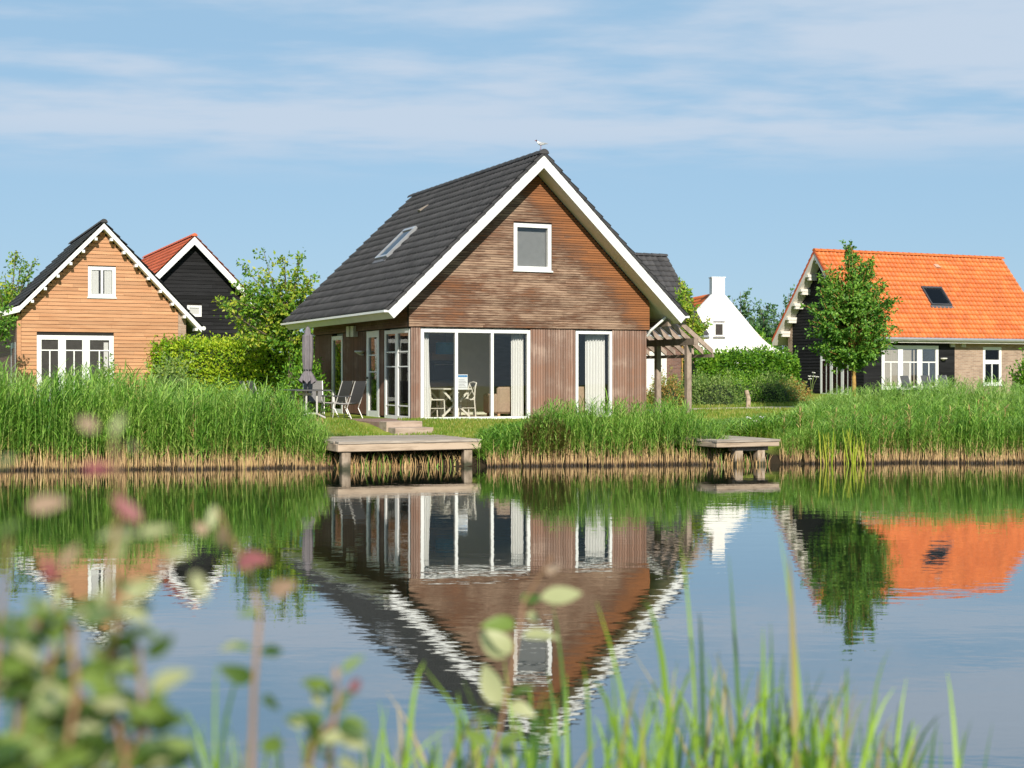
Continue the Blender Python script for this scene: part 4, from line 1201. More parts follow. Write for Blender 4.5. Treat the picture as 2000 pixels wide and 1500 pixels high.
# ------------------------------------------------------------------ left house (cedar), black house behind it
def gable_house_shell(H, W, L, RIDa, RZ_, slL, slR, eL, eR, wall_mat, zb, ov=(-0.3, 0.3), rt=0.12, gable_recess=0.0, kick=0.0):
    """Closed gable body (wall part) and a white roof deck; returns the roof part and its slope data."""
    b0, b1 = ov[0], L + ov[1]
    kL, kR = rt * math.sqrt(1 + slL * slL), rt * math.sqrt(1 + slR * slR)
    zuL = lambda a: RZ_ - slL * (RIDa - a) - kL
    zuR = lambda a: RZ_ - slR * (a - RIDa) - kR
    g = MB(); g.prism([(0, gable_recess, zb), (W, gable_recess, zb), (W, gable_recess, zuR(W)), (RIDa, gable_recess, RZ_ - max(kL, kR)), (0, gable_recess, zuL(0))], (0, L - gable_recess, 0))
    wall = g.build('wall', M[wall_mat], H)
    r = MB()
    for sgn, sl, e, kk in ((-1, slL, eL, kL), (1, slR, eR, kR)):
        run = abs(e - RIDa)
        r.prism([(RIDa, b0, RZ_), (e, b0, RZ_ - sl * run), (e, b0, RZ_ - sl * run - kk), (RIDa, b0, RZ_ - kk)], (0, b1 - b0, 0))
    roof = r.build('roof', M['white'], H)
    return wall, roof, b0, b1, zuL, zuR


def tiled_roof(roof, RIDa, RZ_, sl, e, b0, b1, mat, cw=0.30, rl=0.34, amp=1.0, joined_name='tile_courses'):
    sgn = 1 if e > RIDa else -1
    run = abs(e - RIDa); ln = run * math.sqrt(1 + sl * sl)
    nrow = max(1, round(ln / rl)); rl = ln / nrow
    fr = slope_frame((e + sgn * 0.03, b0 - 0.03, RZ_ - sl * run + 0.02), (0, 1, 0), (-sgn, 0, sl))
    ncol = int(round((b1 - b0 + 0.06) / cw))
    tile_slope_joined(joined_name, fr, ncol, nrow, (b1 - b0 + 0.06) / ncol, rl, M[mat], roof, amp=amp)
    return fr


def ridge_caps(roof, RIDa, RZ_, b0, b1, mat, r=0.12, step=0.42):
    x = b0 - 0.04
    while x < b1:
        g = MB(); cs = [(math.cos(math.pi * j / 6), math.sin(math.pi * j / 6)) for j in range(7)]
        lo = [(RIDa + c * r * 1.08, x, RZ_ + .0 + s * r * 1.05) for c, s in cs]; hi = [(RIDa + c * r * .94, x + step + .02, RZ_ + .0 + s * r * .94) for c, s in cs]
        g.add(lo + hi, [(q, q + 1, q + 8, q + 7) for q in range(6)] + [tuple(range(7))])
        g.build('ridge_tile', M[mat], roof); x += step


def verge_boards(roof, RIDa, RZ_, sl, e, b, wdt, thick=0.03):
    """White board along the rake, proud of the roof deck."""
    run = abs(e - RIDa); kk = wdt * math.sqrt(1 + sl * sl)
    g = MB(); g.prism([(RIDa, b - thick, RZ_ + 0.02), (e, b - thick, RZ_ - sl * run + 0.02), (e, b - thick, RZ_ - sl * run - kk + 0.02), (RIDa, b - thick, RZ_ - kk + 0.02)], (0, thick - 0.002, 0))
    g.build('bargeboard', M['white'], roof)


def build_left_house():
    O = at(33, 700, 48.0); O[2] = 0.9
    H = empty('cedar_house', O, TH, 'orange-brown cedar clad gable house with dark tiled roof behind the reeds', 'house', absz=True)
    W, L = 5.663, 8.3
    RIDa, RZ_ = 2.80, 7.16
    slL, slR, eL, eR = 1.05, 1.05, 0.06, 6.14
    wall, roof, b0, b1, zuL, zuR = gable_house_shell(H, W, L, RIDa, RZ_, slL, slR, eL, eR, 'backing', 0.6, ov=(-0.36, 0.4), gable_recess=0.05)
    gable_boards(wall, 'cedar', 0.128, 0.015, 0.0, 0.045, 0.75, 7.02,
                 lambda z: max(0.14, RIDa - (RZ_ - .17 - z) / slL), lambda z: min(5.392, RIDa + (RZ_ - .17 - z) / slR),
                 (1.55, 3.9), holes=((2.318, 3.252, 4.62, 5.72), (0.64, 3.182, 0.5, 3.335)), name='cladding_board', jit=0.9)
    g = MB(); g.box(0.0, 0.135, 0.02, 0.06, 0.6, zuL(0.0)); g.build('corner_board', M['cedar'], H)
    g = MB(); g.prism([(5.396, 0.0, 0.6), (W + .003, 0.0, 0.6), (W + .003, 0.0, zuR(W) - .005), (5.396, 0.0, zuR(5.396) - .005)], (0, 0.047, 0)); g.build('brick_pier', M['brick_tan'], H)
    g = MB(); g.box(-0.004, 0.0, 0.1, L - .1, 0.6, zuL(0.0) - .1); g.build('side_wall', M['brick_dark'], H)
    f = front(0.0)
    w = window(H, f, 0.642, 3.178, 1.0, 3.33, fw=0.15, mull=(1.463, 2.255), mw=0.25, munt_h=(2.82,), munt_v=((1.065, 1.15, 2.82), (1.86, 1.15, 2.82), (2.70, 1.15, 2.82)), depth=0.045, mtw=0.04)
    window(H, f, 2.321, 3.248, 4.664, 5.715, fw=0.115, mull=(2.785,), mw=0.075, depth=0.045, sill=True)
    # rooms behind the glass
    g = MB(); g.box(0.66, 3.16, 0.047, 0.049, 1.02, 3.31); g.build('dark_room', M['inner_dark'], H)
    for a0, a1 in ((2.45, 2.68), (2.87, 3.12)):
        g = MB(); n = 16
        vs = [(a0 + (a1 - a0) * i / n, 0.0462 - 0.006 * (math.sin(i * 1.9) + 1), z) for z in (4.79, 5.59) for i in range(n + 1)]
        g.add(vs, [(i, i + 1, n + 2 + i, n + 1 + i) for i in range(n)]); g.build('net_curtain', M['curtain'], H)
    for a0, a1 in ((2.85, 3.0),):
        g = MB(); g.box(a0, a1, 0.040, 0.0445, 1.2, 3.1); g.build('net_curtain', M['curtain'], H)
    # the left eave kicks out flatter
    g = MB(); zE = RZ_ - slL * (RIDa - eL)
    g.prism([(eL, b0, zE), (-0.5, b0, zE - 0.20), (-0.5, b0, zE - 0.36), (eL, b0, zE - 0.20)], (0, b1 - b0, 0)); g.build('eave_kick', M['white'], roof)
    fr = slope_frame((-0.53, b0 - .03, zE - 0.17), (0, 1, 0), (0.56, 0, 0.20)); tile_slope_joined('tile_courses', fr, int((b1 - b0) / .3), 2, 0.303, 0.31, M['tile_dark_far'], roof)
    tiled_roof(roof, RIDa, RZ_, slL, eL, b0, b1, 'tile_dark_far'); tiled_roof(roof, RIDa, RZ_, slR, eR, b0, b1, 'tile_dark_far')
    ridge_caps(roof, RIDa, RZ_ + 0.05, b0, b1, 'tile_dark')
    verge_boards(roof, RIDa, RZ_, slL, eL, b0, 0.13); verge_boards(roof, RIDa, RZ_, slR, eR, b0, 0.13)
    g = MB(); g.prism([(eL, b0 - .03, zE + .02), (-0.5, b0 - .03, zE - 0.18), (-0.5, b0 - .03, zE - 0.34), (eL, b0 - .03, zE - 0.19)], (0, 0.028, 0)); g.build('bargeboard', M['white'], roof)
    for sgn in (-1, 1):                              # white purlin ends under the rake
        for i in range(8 if sgn > 0 else 6):
            d = 0.26 + i * 0.415
            a = RIDa + sgn * d; z = RZ_ - 1.05 * d - 0.20
            g = MB(); g.box(a - .045, a + .045, b0 - 0.02, 0.1, z - .10, z - .005); g.build('purlin_end', M['white'], roof)
    zR = RZ_ - slR * (eR - RIDa)
    MB().tube([(eR + .07, b0 - .05, zR - .03), (eR + .07, b1, zR - .03)], 0.075, 8).build('gutter', M['white'], roof)
    MB().tube([(-0.57, b0, zE - .22), (-0.57, b1, zE - .22)], 0.07, 8).build('gutter', M['white'], roof)
    window(H, side(-0.006), 0.5, 2.3, 1.0, 3.1, fw=0.2, depth=0.02)
    return H


build_left_house()


def build_black_house():
    O = at(300, 668, 62.0); O[2] = 0.95
    H = empty('black_house', O, TH, 'black boarded gable house with red tiled roof between cedar house and cherry tree', 'house', absz=True)
    W, L = 6.8, 12.0
    RIDa, RZ_ = 1.70, 8.03
    a_l = RIDa - 3.4; sl = 1.02
    # local a runs from the left wall, so shift
    def sh(a): return a - a_l
    wall, roof, b0, b1, zuL, zuR = gable_house_shell(H, W, L, sh(RIDa), RZ_, sl, sl, -0.45, W + 0.45, 'backing', 0.6, ov=(-0.4, 0.4), rt=0.10, gable_recess=0.05)
    H.location = tuple(O + AX * a_l)
    gable_boards(wall, 'blackwood', 0.165, 0.015, 0.0, 0.045, 0.7, 7.9, lambda z: max(0.0, sh(RIDa) - (RZ_ - .15 - z) / sl), lambda z: min(W, sh(RIDa) + (RZ_ - .15 - z) / sl), (2.2, 4.7), holes=((sh(1.45), sh(2.09), 4.56, 5.06),), name='cladding_board', jit=0.7)
    window(H, front(0.0), sh(1.453), sh(2.087), 4.563, 5.057, fw=0.10, depth=0.045)
    g = MB(); g.box(sh(1.5), sh(2.05), 0.046, 0.049, 4.6, 5.03); g.build('net_curtain', M['curtain'], H)
    for e in (-0.45, W + 0.45): tiled_roof(roof, sh(RIDa), RZ_, sl, e, b0, b1, 'tile_red'); verge_boards(roof, sh(RIDa), RZ_, sl, e, b0, 0.24)
    ridge_caps(roof, sh(RIDa), RZ_ + .05, b0, b1, 'tile_red')


build_black_house()

# ------------------------------------------------------------------ right house (orange roof)
def build_right_house():
    K_R = 53.0 / 66.0
    O = at(1687, 772, 53.0)
    H = empty('orange_roof_house', O, TH, 'house with bright orange tiled roof, black boards and tan brick at the water', 'house', absz=True)
    H.scale = (K_R, K_R, K_R); H['_z0'] = 1.051
    Wb, La = 6.0, 11.3                               # depth of the gable end, length along the front
    rb, rz, slF = 3.02, 7.93, 1.2
    zb = 0.6
    eF, eB = -0.5, 6.55
    a0, a1 = -0.55, 11.0
    def zu(b): return rz - slF * abs(b - rb) - 0.16
    g = MB(); g.prism([(0.05, 0.05, zb), (0.05, Wb, zb), (0.05, Wb, zu(Wb)), (0.05, rb, zu(rb)), (0.05, 0.05, zu(0.05))], (La - 0.6, 0, 0)); wall = g.build('wall', M['backing'], H)
    # gable end boards (lapped, tilted), brick pier on the far corner
    z = 0.72
    dF, dB = 0.759, 3.34                            # glazed doors in the gable end
    while z < 7.6:
        p = 0.155; zt = z + p
        bl = max(0.0, rb - (rz - .16 - zt) / slF); br = min(5.62, rb + (rz - .16 - zt) / slF)
        spans = [(bl, br)]
        if zt < 3.40: spans = [(0.0, dF), (dB, 5.62)]
        for (p0, p1) in spans:
            if p1 - p0 > 0.1:
                o = board('cladding_board', 'blackwood', wall, 0.0, 0.03, p0, p1, z, zt + 0.01); o.rotation_euler = (0, R(9), 0)
        z = zt
    g = MB(); g.prism([(0.0, 5.64, zb), (0.0, Wb + .01, zb), (0.0, Wb + .01, zu(Wb) - .02), (0.0, 5.64, zu(5.64) - .02)], (0.06, 0, 0)); g.build('brick_pier', M['brick_tan'], H)
    s = side(0.0)
    window(H, s, dF, dB, 0.98, 3.27, fw=0.13, mull=(1.62, 2.48), mw=0.2, munt_h=(2.72,), munt_v=((1.22, 1.1, 2.72), (2.05, 1.1, 2.72), (2.88, 1.1, 2.72)), depth=0.05, name='door', mtw=0.06)
    g = MB(); n = 60
    vs = [(0.047 - 0.004 * math.sin(i * 1.3), dF + .1 + (dB - dF - .2) * i / n, zz) for zz in (1.05, 3.2) for i in range(n + 1)]
    g.add(vs, [(i, i + 1, n + 2 + i, n + 1 + i) for i in range(n)]); g.build('net_curtain', M['curtain'], H)
    # front wall: black boards to a=5.37, brick beyond
    z = 0.72; fwin = (1.029, 4.382, 1.30, 3.385)
    while z < 3.72:
        zt = z + 0.155
        spans = [(0.035, 5.36)]
        if zt > fwin[2] and z < fwin[3] - .02: spans = [(0.035, fwin[0]), (fwin[1], 5.36)]
        for (p0, p1) in spans: board('cladding_board', 'blackwood', wall, p0, p1, 0.0, 0.03, z + .006, min(zt, 3.75), 0)
        z = zt
    g = MB(); w2 = (7.107, 8.262, 1.50, 3.35)
    for (p0, p1, q0, q1) in ((5.365, w2[0], zb, 3.75), (w2[1], La - .55, zb, 3.75), (w2[0], w2[1], zb, w2[2]), (w2[0], w2[1], w2[3], 3.75)): g.box(p0, p1, 0.0, 0.048, q0, q1)
    g.build('brick_wall', M['brick_tan'], H)
    f = front(0.0)
    window(H, f, *fwin, fw=0.17, mull=(2.13, 3.27), mw=0.30, munt_h=(2.60,), munt_v=((1.58, 1.47, 2.60), (2.70, 1.47, 2.60), (3.82, 1.47, 2.60)), depth=0.05, mtw=0.055)
    window(H, f, *w2, fw=0.14, trans=(2.63,), mw=0.2, munt_v=((7.685, 1.64, 2.53),), depth=0.046, sill=True, mtw=0.06)
    for (p0, p1) in ((1.22, 1.96), (2.32, 2.8), (2.9, 3.0)):
        g = MB(); n = 24
        vs = [(p0 + (p1 - p0) * i / n, 0.046 - 0.006 * (1 + math.sin(i * 1.4)), zz) for zz in (1.5, 3.2) for i in range(n + 1)]
        g.add(vs, [(i, i + 1, n + 2 + i, n + 1 + i) for i in range(n)]); g.build('net_curtain', M['curtain_beige'], H)
    for w_, l_ in (((5.06, 5.31, 3.33, 3.60), 'white_box_lamp'), ((5.72, 5.97, 3.33, 3.60), 'white_box_lamp')):
        g = MB(); g.mbox(f, w_[0], w_[1], -0.02, 0.1, w_[2], w_[3]); g.build('up_down_lamp', M['lamp'], H)
    MB().tube([(4.62, -0.1, 2.70), (4.62, -0.1, 2.76), (4.62, -0.1, 2.81)], [0.04, 0.17, 0.16], 10).tube([(4.62, 0.03, 2.7), (4.62, -0.1, 2.72)], 0.03, 6).build('wall_lamp', M['lamp'], H)
    # roof deck
    rt = 0.13; kk = rt * math.sqrt(1 + slF ** 2)
    r = MB()
    for e in (eF, eB):
        run = abs(e - rb)
        r.prism([(a0, rb, rz), (a0, e, rz - slF * run), (a0, e, rz - slF * run - kk), (a0, rb, rz - kk)], (a1 - a0, 0, 0))
    roof = r.build('roof', M['cream'], H)
    for e in (eF, eB):
        run = abs(e - rb); ln = run * math.sqrt(1 + slF ** 2); sg = 1 if e > rb else -1
        nrow = round(ln / 0.30)
        fr = slope_frame((a0 - .04, e + sg * .03, rz - slF * run + .02), (1, 0, 0), (0, -sg, slF))
        nc = round((a1 - a0 + .08) / 0.235)
        if e == eF:
            FR = fr; sk = (4.60 - a0 + .04, 5.85 - a0 + .04)
        tile_slope_joined('tile_courses', fr, nc, nrow, (a1 - a0 + .08) / nc, ln / nrow, M['tile_orange'], roof, amp=1.35)
        g = MB(); g.prism([(a0 - .03, rb, rz + .02), (a0 - .03, e, rz - slF * run + .02), (a0 - .03, e, rz - slF * run - 0.27), (a0 - .03, rb, rz - 0.27)], (0.028, 0, 0)); g.build('bargeboard', M['cream'], roof)
        g = MB(); g.prism([(a0 - .06, rb, rz + .10), (a0 - .06, e, rz - slF * run + .10), (a0 - .06, e, rz - slF * run - 0.03), (a0 - .06, rb, rz - 0.03)], (0.029, 0, 0)); g.build('verge_tile', M['tile_red'], roof)
    x = a0 - .06
    while x < a1:
        g = MB(); cs = [(math.cos(math.pi * j / 6), math.sin(math.pi * j / 6)) for j in range(7)]
        lo = [(x, rb + c * .135, rz + .04 + s_ * .135) for c, s_ in cs]; hi = [(x + .40, rb + c * .115, rz + .04 + s_ * .115) for c, s_ in cs]
        g.add(lo + hi, [(q, q + 1, q + 8, q + 7) for q in range(6)] + [tuple(range(7))]); g.build('ridge_tile', M['tile_orange'], roof); x += .38
    for sg in (-1, 1):                               # stepped white brackets under the verge
        for i in range(7):
            d = 0.10 + i * 0.56 if i else 0.02
            b = rb + sg * d; zt = rz - slF * d - 0.26
            if b > 6.3 or b < -0.4 or (sg < 0 and i == 0): continue
            g = MB(); g.box(a0 + .01, 0.04, b - .10, b + .10, zt - .13, zt - .0); g.box(a0 + .10, 0.04, b - .07, b + .07, zt - .28, zt - .131); g.build('bracket', M['cream'], roof)
    zE = rz - slF * (rb - eF)
    MB().tube([(a0, eF - .08, zE - .04), (a1, eF - .08, zE - .04)], 0.085, 8).build('gutter', M['zinc'], roof)
    sec = math.sqrt(1 + slF ** 2)
    skylight(H, FR, sk[0], sk[1], (0.83 - eF) * sec, (1.60 - eF) * sec)
    P, al, up, n = FR
    def vpt(x, y, z_): return P + al * x + up * y + n * z_
    x, y = 6.3 - a0, (2.45 - eF) * sec
    g = MB(); g.hexa([vpt(x, y, .03), vpt(x + .28, y, .03), vpt(x + .28, y + .3, .02), vpt(x, y + .3, .02), vpt(x, y, .15), vpt(x + .28, y, .15), vpt(x + .28, y + .3, .06), vpt(x, y + .3, .06)]); g.build('vent_tile', M['vent_o'], roof)
    return O


O_RIGHT = build_right_house()
for i, (a, lab) in enumerate(((1.55, 'dark garden chair below the first casement of the orange-roofed house'), (2.75, 'dark garden chair in the middle of the row by the orange-roofed house'), (3.75, 'dark garden chair below the wall lamp end of the orange-roofed house window'))):
    p = hp(a * .8, -1.1, 0, O_RIGHT); p[2] = gz(p[0], p[1]) + 0.0
    c_ = sling_chair(p, TH - R(90), lab, 'sling', 'garden chairs in front of the orange-roofed house'); c_.scale = (.7, .76, .68)


def build_dark_house():
    O = at(1376, 745, 62.0); O[2] = 0.95            # front right corner; local a runs to the left as negative
    H = empty('dark_roof_house', O, TH, 'brick house with steep dark tiled roof half hidden behind the pergola', 'house', absz=True)
    rb, rz, sl = 3.1, 7.35, 1.02
    al_, ar = -9.0, -0.45
    zu = lambda b: rz - sl * abs(b - rb) - .14
    g = MB(); g.prism([(al_, 0, .6), (al_, 6.2, .6), (al_, 6.2, zu(6.2)), (al_, rb, zu(rb)), (al_, 0, zu(0))], (ar - al_ - .0, 0, 0)); g.build('wall', M['brick_dark'], H)
    r = MB()
    for e in (-0.5, 6.7):
        run = abs(e - rb); r.prism([(al_ - .3, rb, rz), (al_ - .3, e, rz - sl * run), (al_ - .3, e, rz - sl * run - .14), (al_ - .3, rb, rz - .14)], (ar - al_ + .6, 0, 0))
    roof = r.build('roof', M['lead'], H)
    for e in (-0.5, 6.7):
        run = abs(e - rb); ln = run * math.sqrt(1 + sl * sl); sg = 1 if e > rb else -1; nrow = round(ln / .34); nc = round((ar - al_ + .66) / .3)
        fr = slope_frame((al_ - .33, e + sg * .03, rz - sl * run + .02), (1, 0, 0), (0, -sg, sl))
        tile_slope_joined('tile_courses', fr, nc, nrow, (ar - al_ + .66) / nc, ln / nrow, M['tile_dark_far'], roof)
    x = al_ - .3
    while x < ar + .3:
        g = MB(); cs = [(math.cos(math.pi * j / 6), math.sin(math.pi * j / 6)) for j in range(7)]
        lo = [(x, rb + c * .13, rz + .04 + s_ * .13) for c, s_ in cs]; hi = [(x + .42, rb + c * .115, rz + .04 + s_ * .115) for c, s_ in cs]
        g.add(lo + hi, [(q, q + 1, q + 8, q + 7) for q in range(6)] + [tuple(range(7))]); g.build('ridge_tile', M['tile_dark'], roof); x += .4
    f = front(-0.003)
    window(H, f, -3.1, -1.9, 0.9, 3.0, fw=0.13, trans=(2.5,), depth=-0.0 + 0.04)
    g = MB(); g.box(-3.0, -2.0, -0.0, -0.001, 1.0, 2.9); g.build('net_curtain', M['curtain'], H)
    MB().tube([(al_ - .3, -.58, rz - sl * (rb + .5) - .05), (ar + .3, -.58, rz - sl * (rb + .5) - .05)], .08, 8).build('gutter', M['zinc'], roof)
    MB().tube([(-1.15, -.06, 3.4), (-1.15, -.06, .9)], .045, 8).build('downpipe', M['bark_ochre'], H)


build_dark_house()


def build_white_house():
    Y = 85.0
    O = np.array([14.2, Y, 1.0])
    th = R(8)
    K_W = 68.0 / 85.0
    O2 = np.array([O[0] * K_W, O[1] * K_W, CAM_H + (O[2] - CAM_H) * K_W])
    H = empty('white_house', O2, th, 'white rendered house with chimney gable and sweeping bell-cast side beyond the hedge', 'house', absz=True)
    H.scale = (K_W, K_W, K_W); H['_z0'] = 1.0
    x = lambda X: (X - O[0])
    poly = [(x(9.6), 1.2), (x(16.6), 1.2), (x(16.55), 3.28), (x(15.9), 3.55), (x(15.35), 3.88), (x(14.95), 4.22), (x(14.5), 4.70), (x(14.07), 5.2), (x(12.85), 6.62), (x(12.62), 6.86), (x(11.93), 6.86), (x(9.6), 4.45)]
    g = MB(); g.prism([(a, 0, z) for a, z in poly], (0, 0.34, 0)); g.build('gable_wall', M['render_white'], H)
    ch = MB(); ch.box(x(11.90), x(12.68), 0.02, 0.62, 6.5, 7.80); c = ch.build('chimney', M['render_white'], H)
    MB().box(x(11.86), x(12.72), -0.02, 0.66, 7.802, 7.86).build('chimney_cap', M['render_white'], c)
    g = MB(); g.prism([(x(9.6), 0.36, 1.2), (x(15.2), .36, 1.2), (x(15.2), .36, 3.5), (x(12.3), .36, 6.4), (x(9.6), .36, 4.0)], (0, 9, 0)); g.build('wall', M['render_white'], H)
    r = MB(); sl = (6.86 - 4.45) / (11.93 - 9.6)
    r.prism([(x(12.27), .345, 6.88), (x(8.6), .345, 6.88 - 3.67 * sl), (x(8.6), .345, 6.76 - 3.67 * sl), (x(12.27), .345, 6.76)], (0, 9.5, 0))
    r.prism([(x(12.27), .345, 6.88), (x(15.6), .345, 3.6), (x(15.6), .345, 3.48), (x(12.27), .345, 6.76)], (0, 9.5, 0)); roof = r.build('roof', M['lead'], H)
    fr = slope_frame((x(8.6) - .02, .35, 6.90 - 3.67 * sl), (0, 1, 0), (1, 0, sl)); ln = 3.67 * math.sqrt(1 + sl * sl)
    tile_slope_joined('tile_courses', fr, 38, 17, .25, ln / 17, M['tile_orange'], roof, amp=1.3)
    fr = slope_frame((x(15.6) + .02, .35, 3.62), (0, 1, 0), (-1, 0, 3.28 / 3.33)); tile_slope_joined('tile_courses', fr, 38, 15, .25, 4.67 / 15, M['tile_orange'], roof, amp=1.3)
    f = front(0.0)
    w = window(H, f, x(12.02) , x(12.60), 4.32, 5.11, fw=0.07, depth=-0.0 + 0.03)
    w.location.y = -0.04
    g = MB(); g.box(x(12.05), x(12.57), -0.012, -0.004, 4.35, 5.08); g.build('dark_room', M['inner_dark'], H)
    g = MB(); g.box(x(11.95), x(12.68), -0.06, -0.001, 4.20, 4.27); g.build('window_ledge', M['lead'], H)
    g = MB(); g.box(x(11.96), x(12.66), -0.05, -0.001, 5.16, 5.21); g.build('window_hood', M['lead'], H)


build_white_house()
# ------------------------------------------------------------------ plants: kit
def leaf_cloud(C, D, S, wid=0.55, fold=0.12, rng=RNG):
    """Folded four-point leaves: centres C, directions D, lengths S (numpy)."""
    n = len(C)
    D = D / (np.linalg.norm(D, axis=1, keepdims=True) + 1e-9)
    q = rng.normal(size=(n, 3)); s = np.cross(D, q); s /= np.linalg.norm(s, axis=1, keepdims=True) + 1e-9
    nn = np.cross(D, s); S = S[:, None]
    b = C; t = C + D * S
    m = C + D * S * 0.45
    l = m + s * S * wid * 0.5 + nn * S * fold; r = m - s * S * wid * 0.5 + nn * S * fold
    V = np.stack([b, l, t, r], 1).reshape(-1, 3)
    k = np.arange(n)[:, None] * 4
    T = np.concatenate([k + np.array([[0, 1, 2]]), k + np.array([[0, 2, 3]])])
    return V, T


def join(parts):
    vs, ts, k = [], [], 0
    for V, T in parts:
        vs.append(V); ts.append(T + k); k += len(V)
    return np.concatenate(vs), np.concatenate(ts)


def rdir(n, up=0.0, rng=RNG):
    d = rng.normal(size=(n, 3)); d /= np.linalg.norm(d, axis=1, keepdims=True)
    d[:, 2] += up
    return d


def tree(name, label, base, fork, top, targets, r0, leafmat, barkmat, lsize, twigs, per, tl=0.5, group=None, droop=0.0, cat='tree', bare=0.25):
    """Tapered trunk and limbs, twigs on the limbs, leaves on the twigs."""
    base = np.asarray(base, float); fork = np.asarray(fork, float); top = np.asarray(top, float)
    H = empty(name, base, 0, label, cat, group)
    tr = MB()
    def rel(p): return np.asarray(p) - base
    mid = (base + fork) / 2 + np.array([random.uniform(-.04, .04), random.uniform(-.04, .04), 0])
    tr.tube([rel(base) - (0, 0, .15), rel(mid), rel(fork), rel((fork + top) / 2 + np.array([.06, .03, 0])), rel(top)], [r0 * 1.15, r0, r0 * .85, r0 * .45, r0 * .08], 8)
    Cs, Ds = [], []
    for t_ in targets:
        t_ = np.asarray(t_, float)
        f = random.random() * 0.75
        f = min(f, max(0.0, (t_[2] - fork[2] - 0.15) / max(0.1, top[2] - fork[2]) * 0.8))
        s = fork + (top - fork) * f
        c = s + (t_ - s) * 0.45 + np.array([0, 0, -0.06 * np.linalg.norm(t_ - s)])
        ts = np.linspace(0, 1, 6)
        path = np.array([(1 - u) ** 2 * s + 2 * u * (1 - u) * c + u * u * t_ for u in ts])
        ln = np.linalg.norm(t_ - s)
        tr.tube([rel(p) for p in path], [r0 * 0.34 * (1 - .85 * u) + .004 for u in ts], 5, cap=False)
        for k in range(twigs):
            u = bare + (1 - bare) * random.random() ** 0.75
            p = (1 - u) ** 2 * s + 2 * u * (1 - u) * c + u * u * t_
            tang = 2 * (1 - u) * (c - s) + 2 * u * (t_ - c); tang /= np.linalg.norm(tang) + 1e-9
            d = rdir(1)[0] + tang * 0.8 + np.array([0, 0, 0.25]); d /= np.linalg.norm(d)
            L_ = tl * random.uniform(.45, 1.1)
            q = np.linspace(0.1, 1, per)[:, None]
            pts = p + d * q * L_ + np.array([0, 0, -1]) * (q ** 2) * droop * L_
            Cs.append(pts + RNG.normal(size=pts.shape) * lsize * 0.25)
            Ds.append(rdir(per) * 0.9 + d * 0.6 + np.array([0, 0, -0.25]))
    tr.build('trunk', M[barkmat], H, smooth=True)
    C = np.concatenate(Cs) - base; D = np.concatenate(Ds)
    V, T = leaf_cloud(C, D, lsize * RNG.uniform(.65, 1.25, len(C)))
    link('crown', np_mesh('crown', V, T, M[leafmat]), H)
    return H


def profile_targets(cx, cy, prof, n, squash=1.0):
    """Limb ends filling a crown whose half-width changes with height: prof = [(z, r)...]."""
    zs = [p[0] for p in prof]; rs = [p[1] for p in prof]; out = []
    while len(out) < n:
        z = random.uniform(zs[0], zs[-1]); r = np.interp(z, zs, rs)
        if random.random() > (r / max(rs)) ** 1.4 + 0.12: continue
        a = random.uniform(0, 2 * math.pi); q = r * (random.random() ** 0.45) * random.uniform(0.86, 1.08)
        out.append((cx + q * math.cos(a), cy + q * math.sin(a) * squash, z))
    return out


def bush(name, label, c, rx, ry, h, leafmat, lsize, n, cat='shrub', group=None, shoots=10, core=True, wid=0.5):
    """Shrub: stems from the ground, leaves through an uneven dome, a few shoots breaking the outline."""
    x, y = c; z0 = gz(x, y)
    H = empty(name, (x, y, z0), 0, label, cat, group)
    ph = RNG.uniform(0, 6.28, 6)
    d = rdir(n); d[:, 2] = np.abs(d[:, 2]); d /= np.linalg.norm(d, axis=1, keepdims=True)
    az = np.arctan2(d[:, 1], d[:, 0])
    lump = 1 + 0.13 * np.sin(3 * az + ph[0]) + 0.10 * np.sin(5 * az + 4 * d[:, 2] + ph[1]) + 0.09 * np.sin(9 * az + 7 * d[:, 2] + ph[2])
    rad = (RNG.random(n) ** 0.33) * lump
    C = d * rad[:, None] * np.array([rx, ry, h * 0.95])
    Ds = rdir(n, 0.5) + d * 0.7
    for i in range(shoots):
        dd = rdir(1, 0.9)[0]; dd[2] = abs(dd[2]); dd /= np.linalg.norm(dd)
        s = dd * np.array([rx, ry, h]) * 0.75; L_ = random.uniform(.15, .33) * h
        k = 26; q = np.linspace(0, 1, k)[:, None]
        C = np.concatenate([C, s + (dd + np.array([0, 0, .6])) * q * L_ * 1.2 + RNG.normal(size=(k, 3)) * lsize * .3]); Ds = np.concatenate([Ds, rdir(k, .3) + dd * .4])
    C[:, 2] = np.maximum(C[:, 2], 0.02)
    V, T = leaf_cloud(C, Ds, lsize * RNG.uniform(.6, 1.3, len(C)), wid=wid)
    link('foliage', np_mesh('foliage', V, T, M[leafmat]), H)
    st = MB()
    for i in range(7):
        a = random.uniform(0, 6.28); e = np.array([math.cos(a) * rx * .6, math.sin(a) * ry * .6, h * random.uniform(.5, .8)])
        st.tube([(0, 0, -.1), e * np.array([.3, .3, .5]), e], [.03, .02, .008], 5)
    st.build('stem', M['bark'], H)
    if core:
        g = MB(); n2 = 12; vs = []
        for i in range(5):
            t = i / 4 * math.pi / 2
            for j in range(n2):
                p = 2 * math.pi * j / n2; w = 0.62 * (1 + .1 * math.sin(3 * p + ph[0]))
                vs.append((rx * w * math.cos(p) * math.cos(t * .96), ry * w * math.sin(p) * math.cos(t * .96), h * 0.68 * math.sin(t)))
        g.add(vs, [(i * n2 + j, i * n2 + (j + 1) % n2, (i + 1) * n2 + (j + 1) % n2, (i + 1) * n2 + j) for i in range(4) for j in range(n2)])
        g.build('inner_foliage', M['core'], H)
    return H


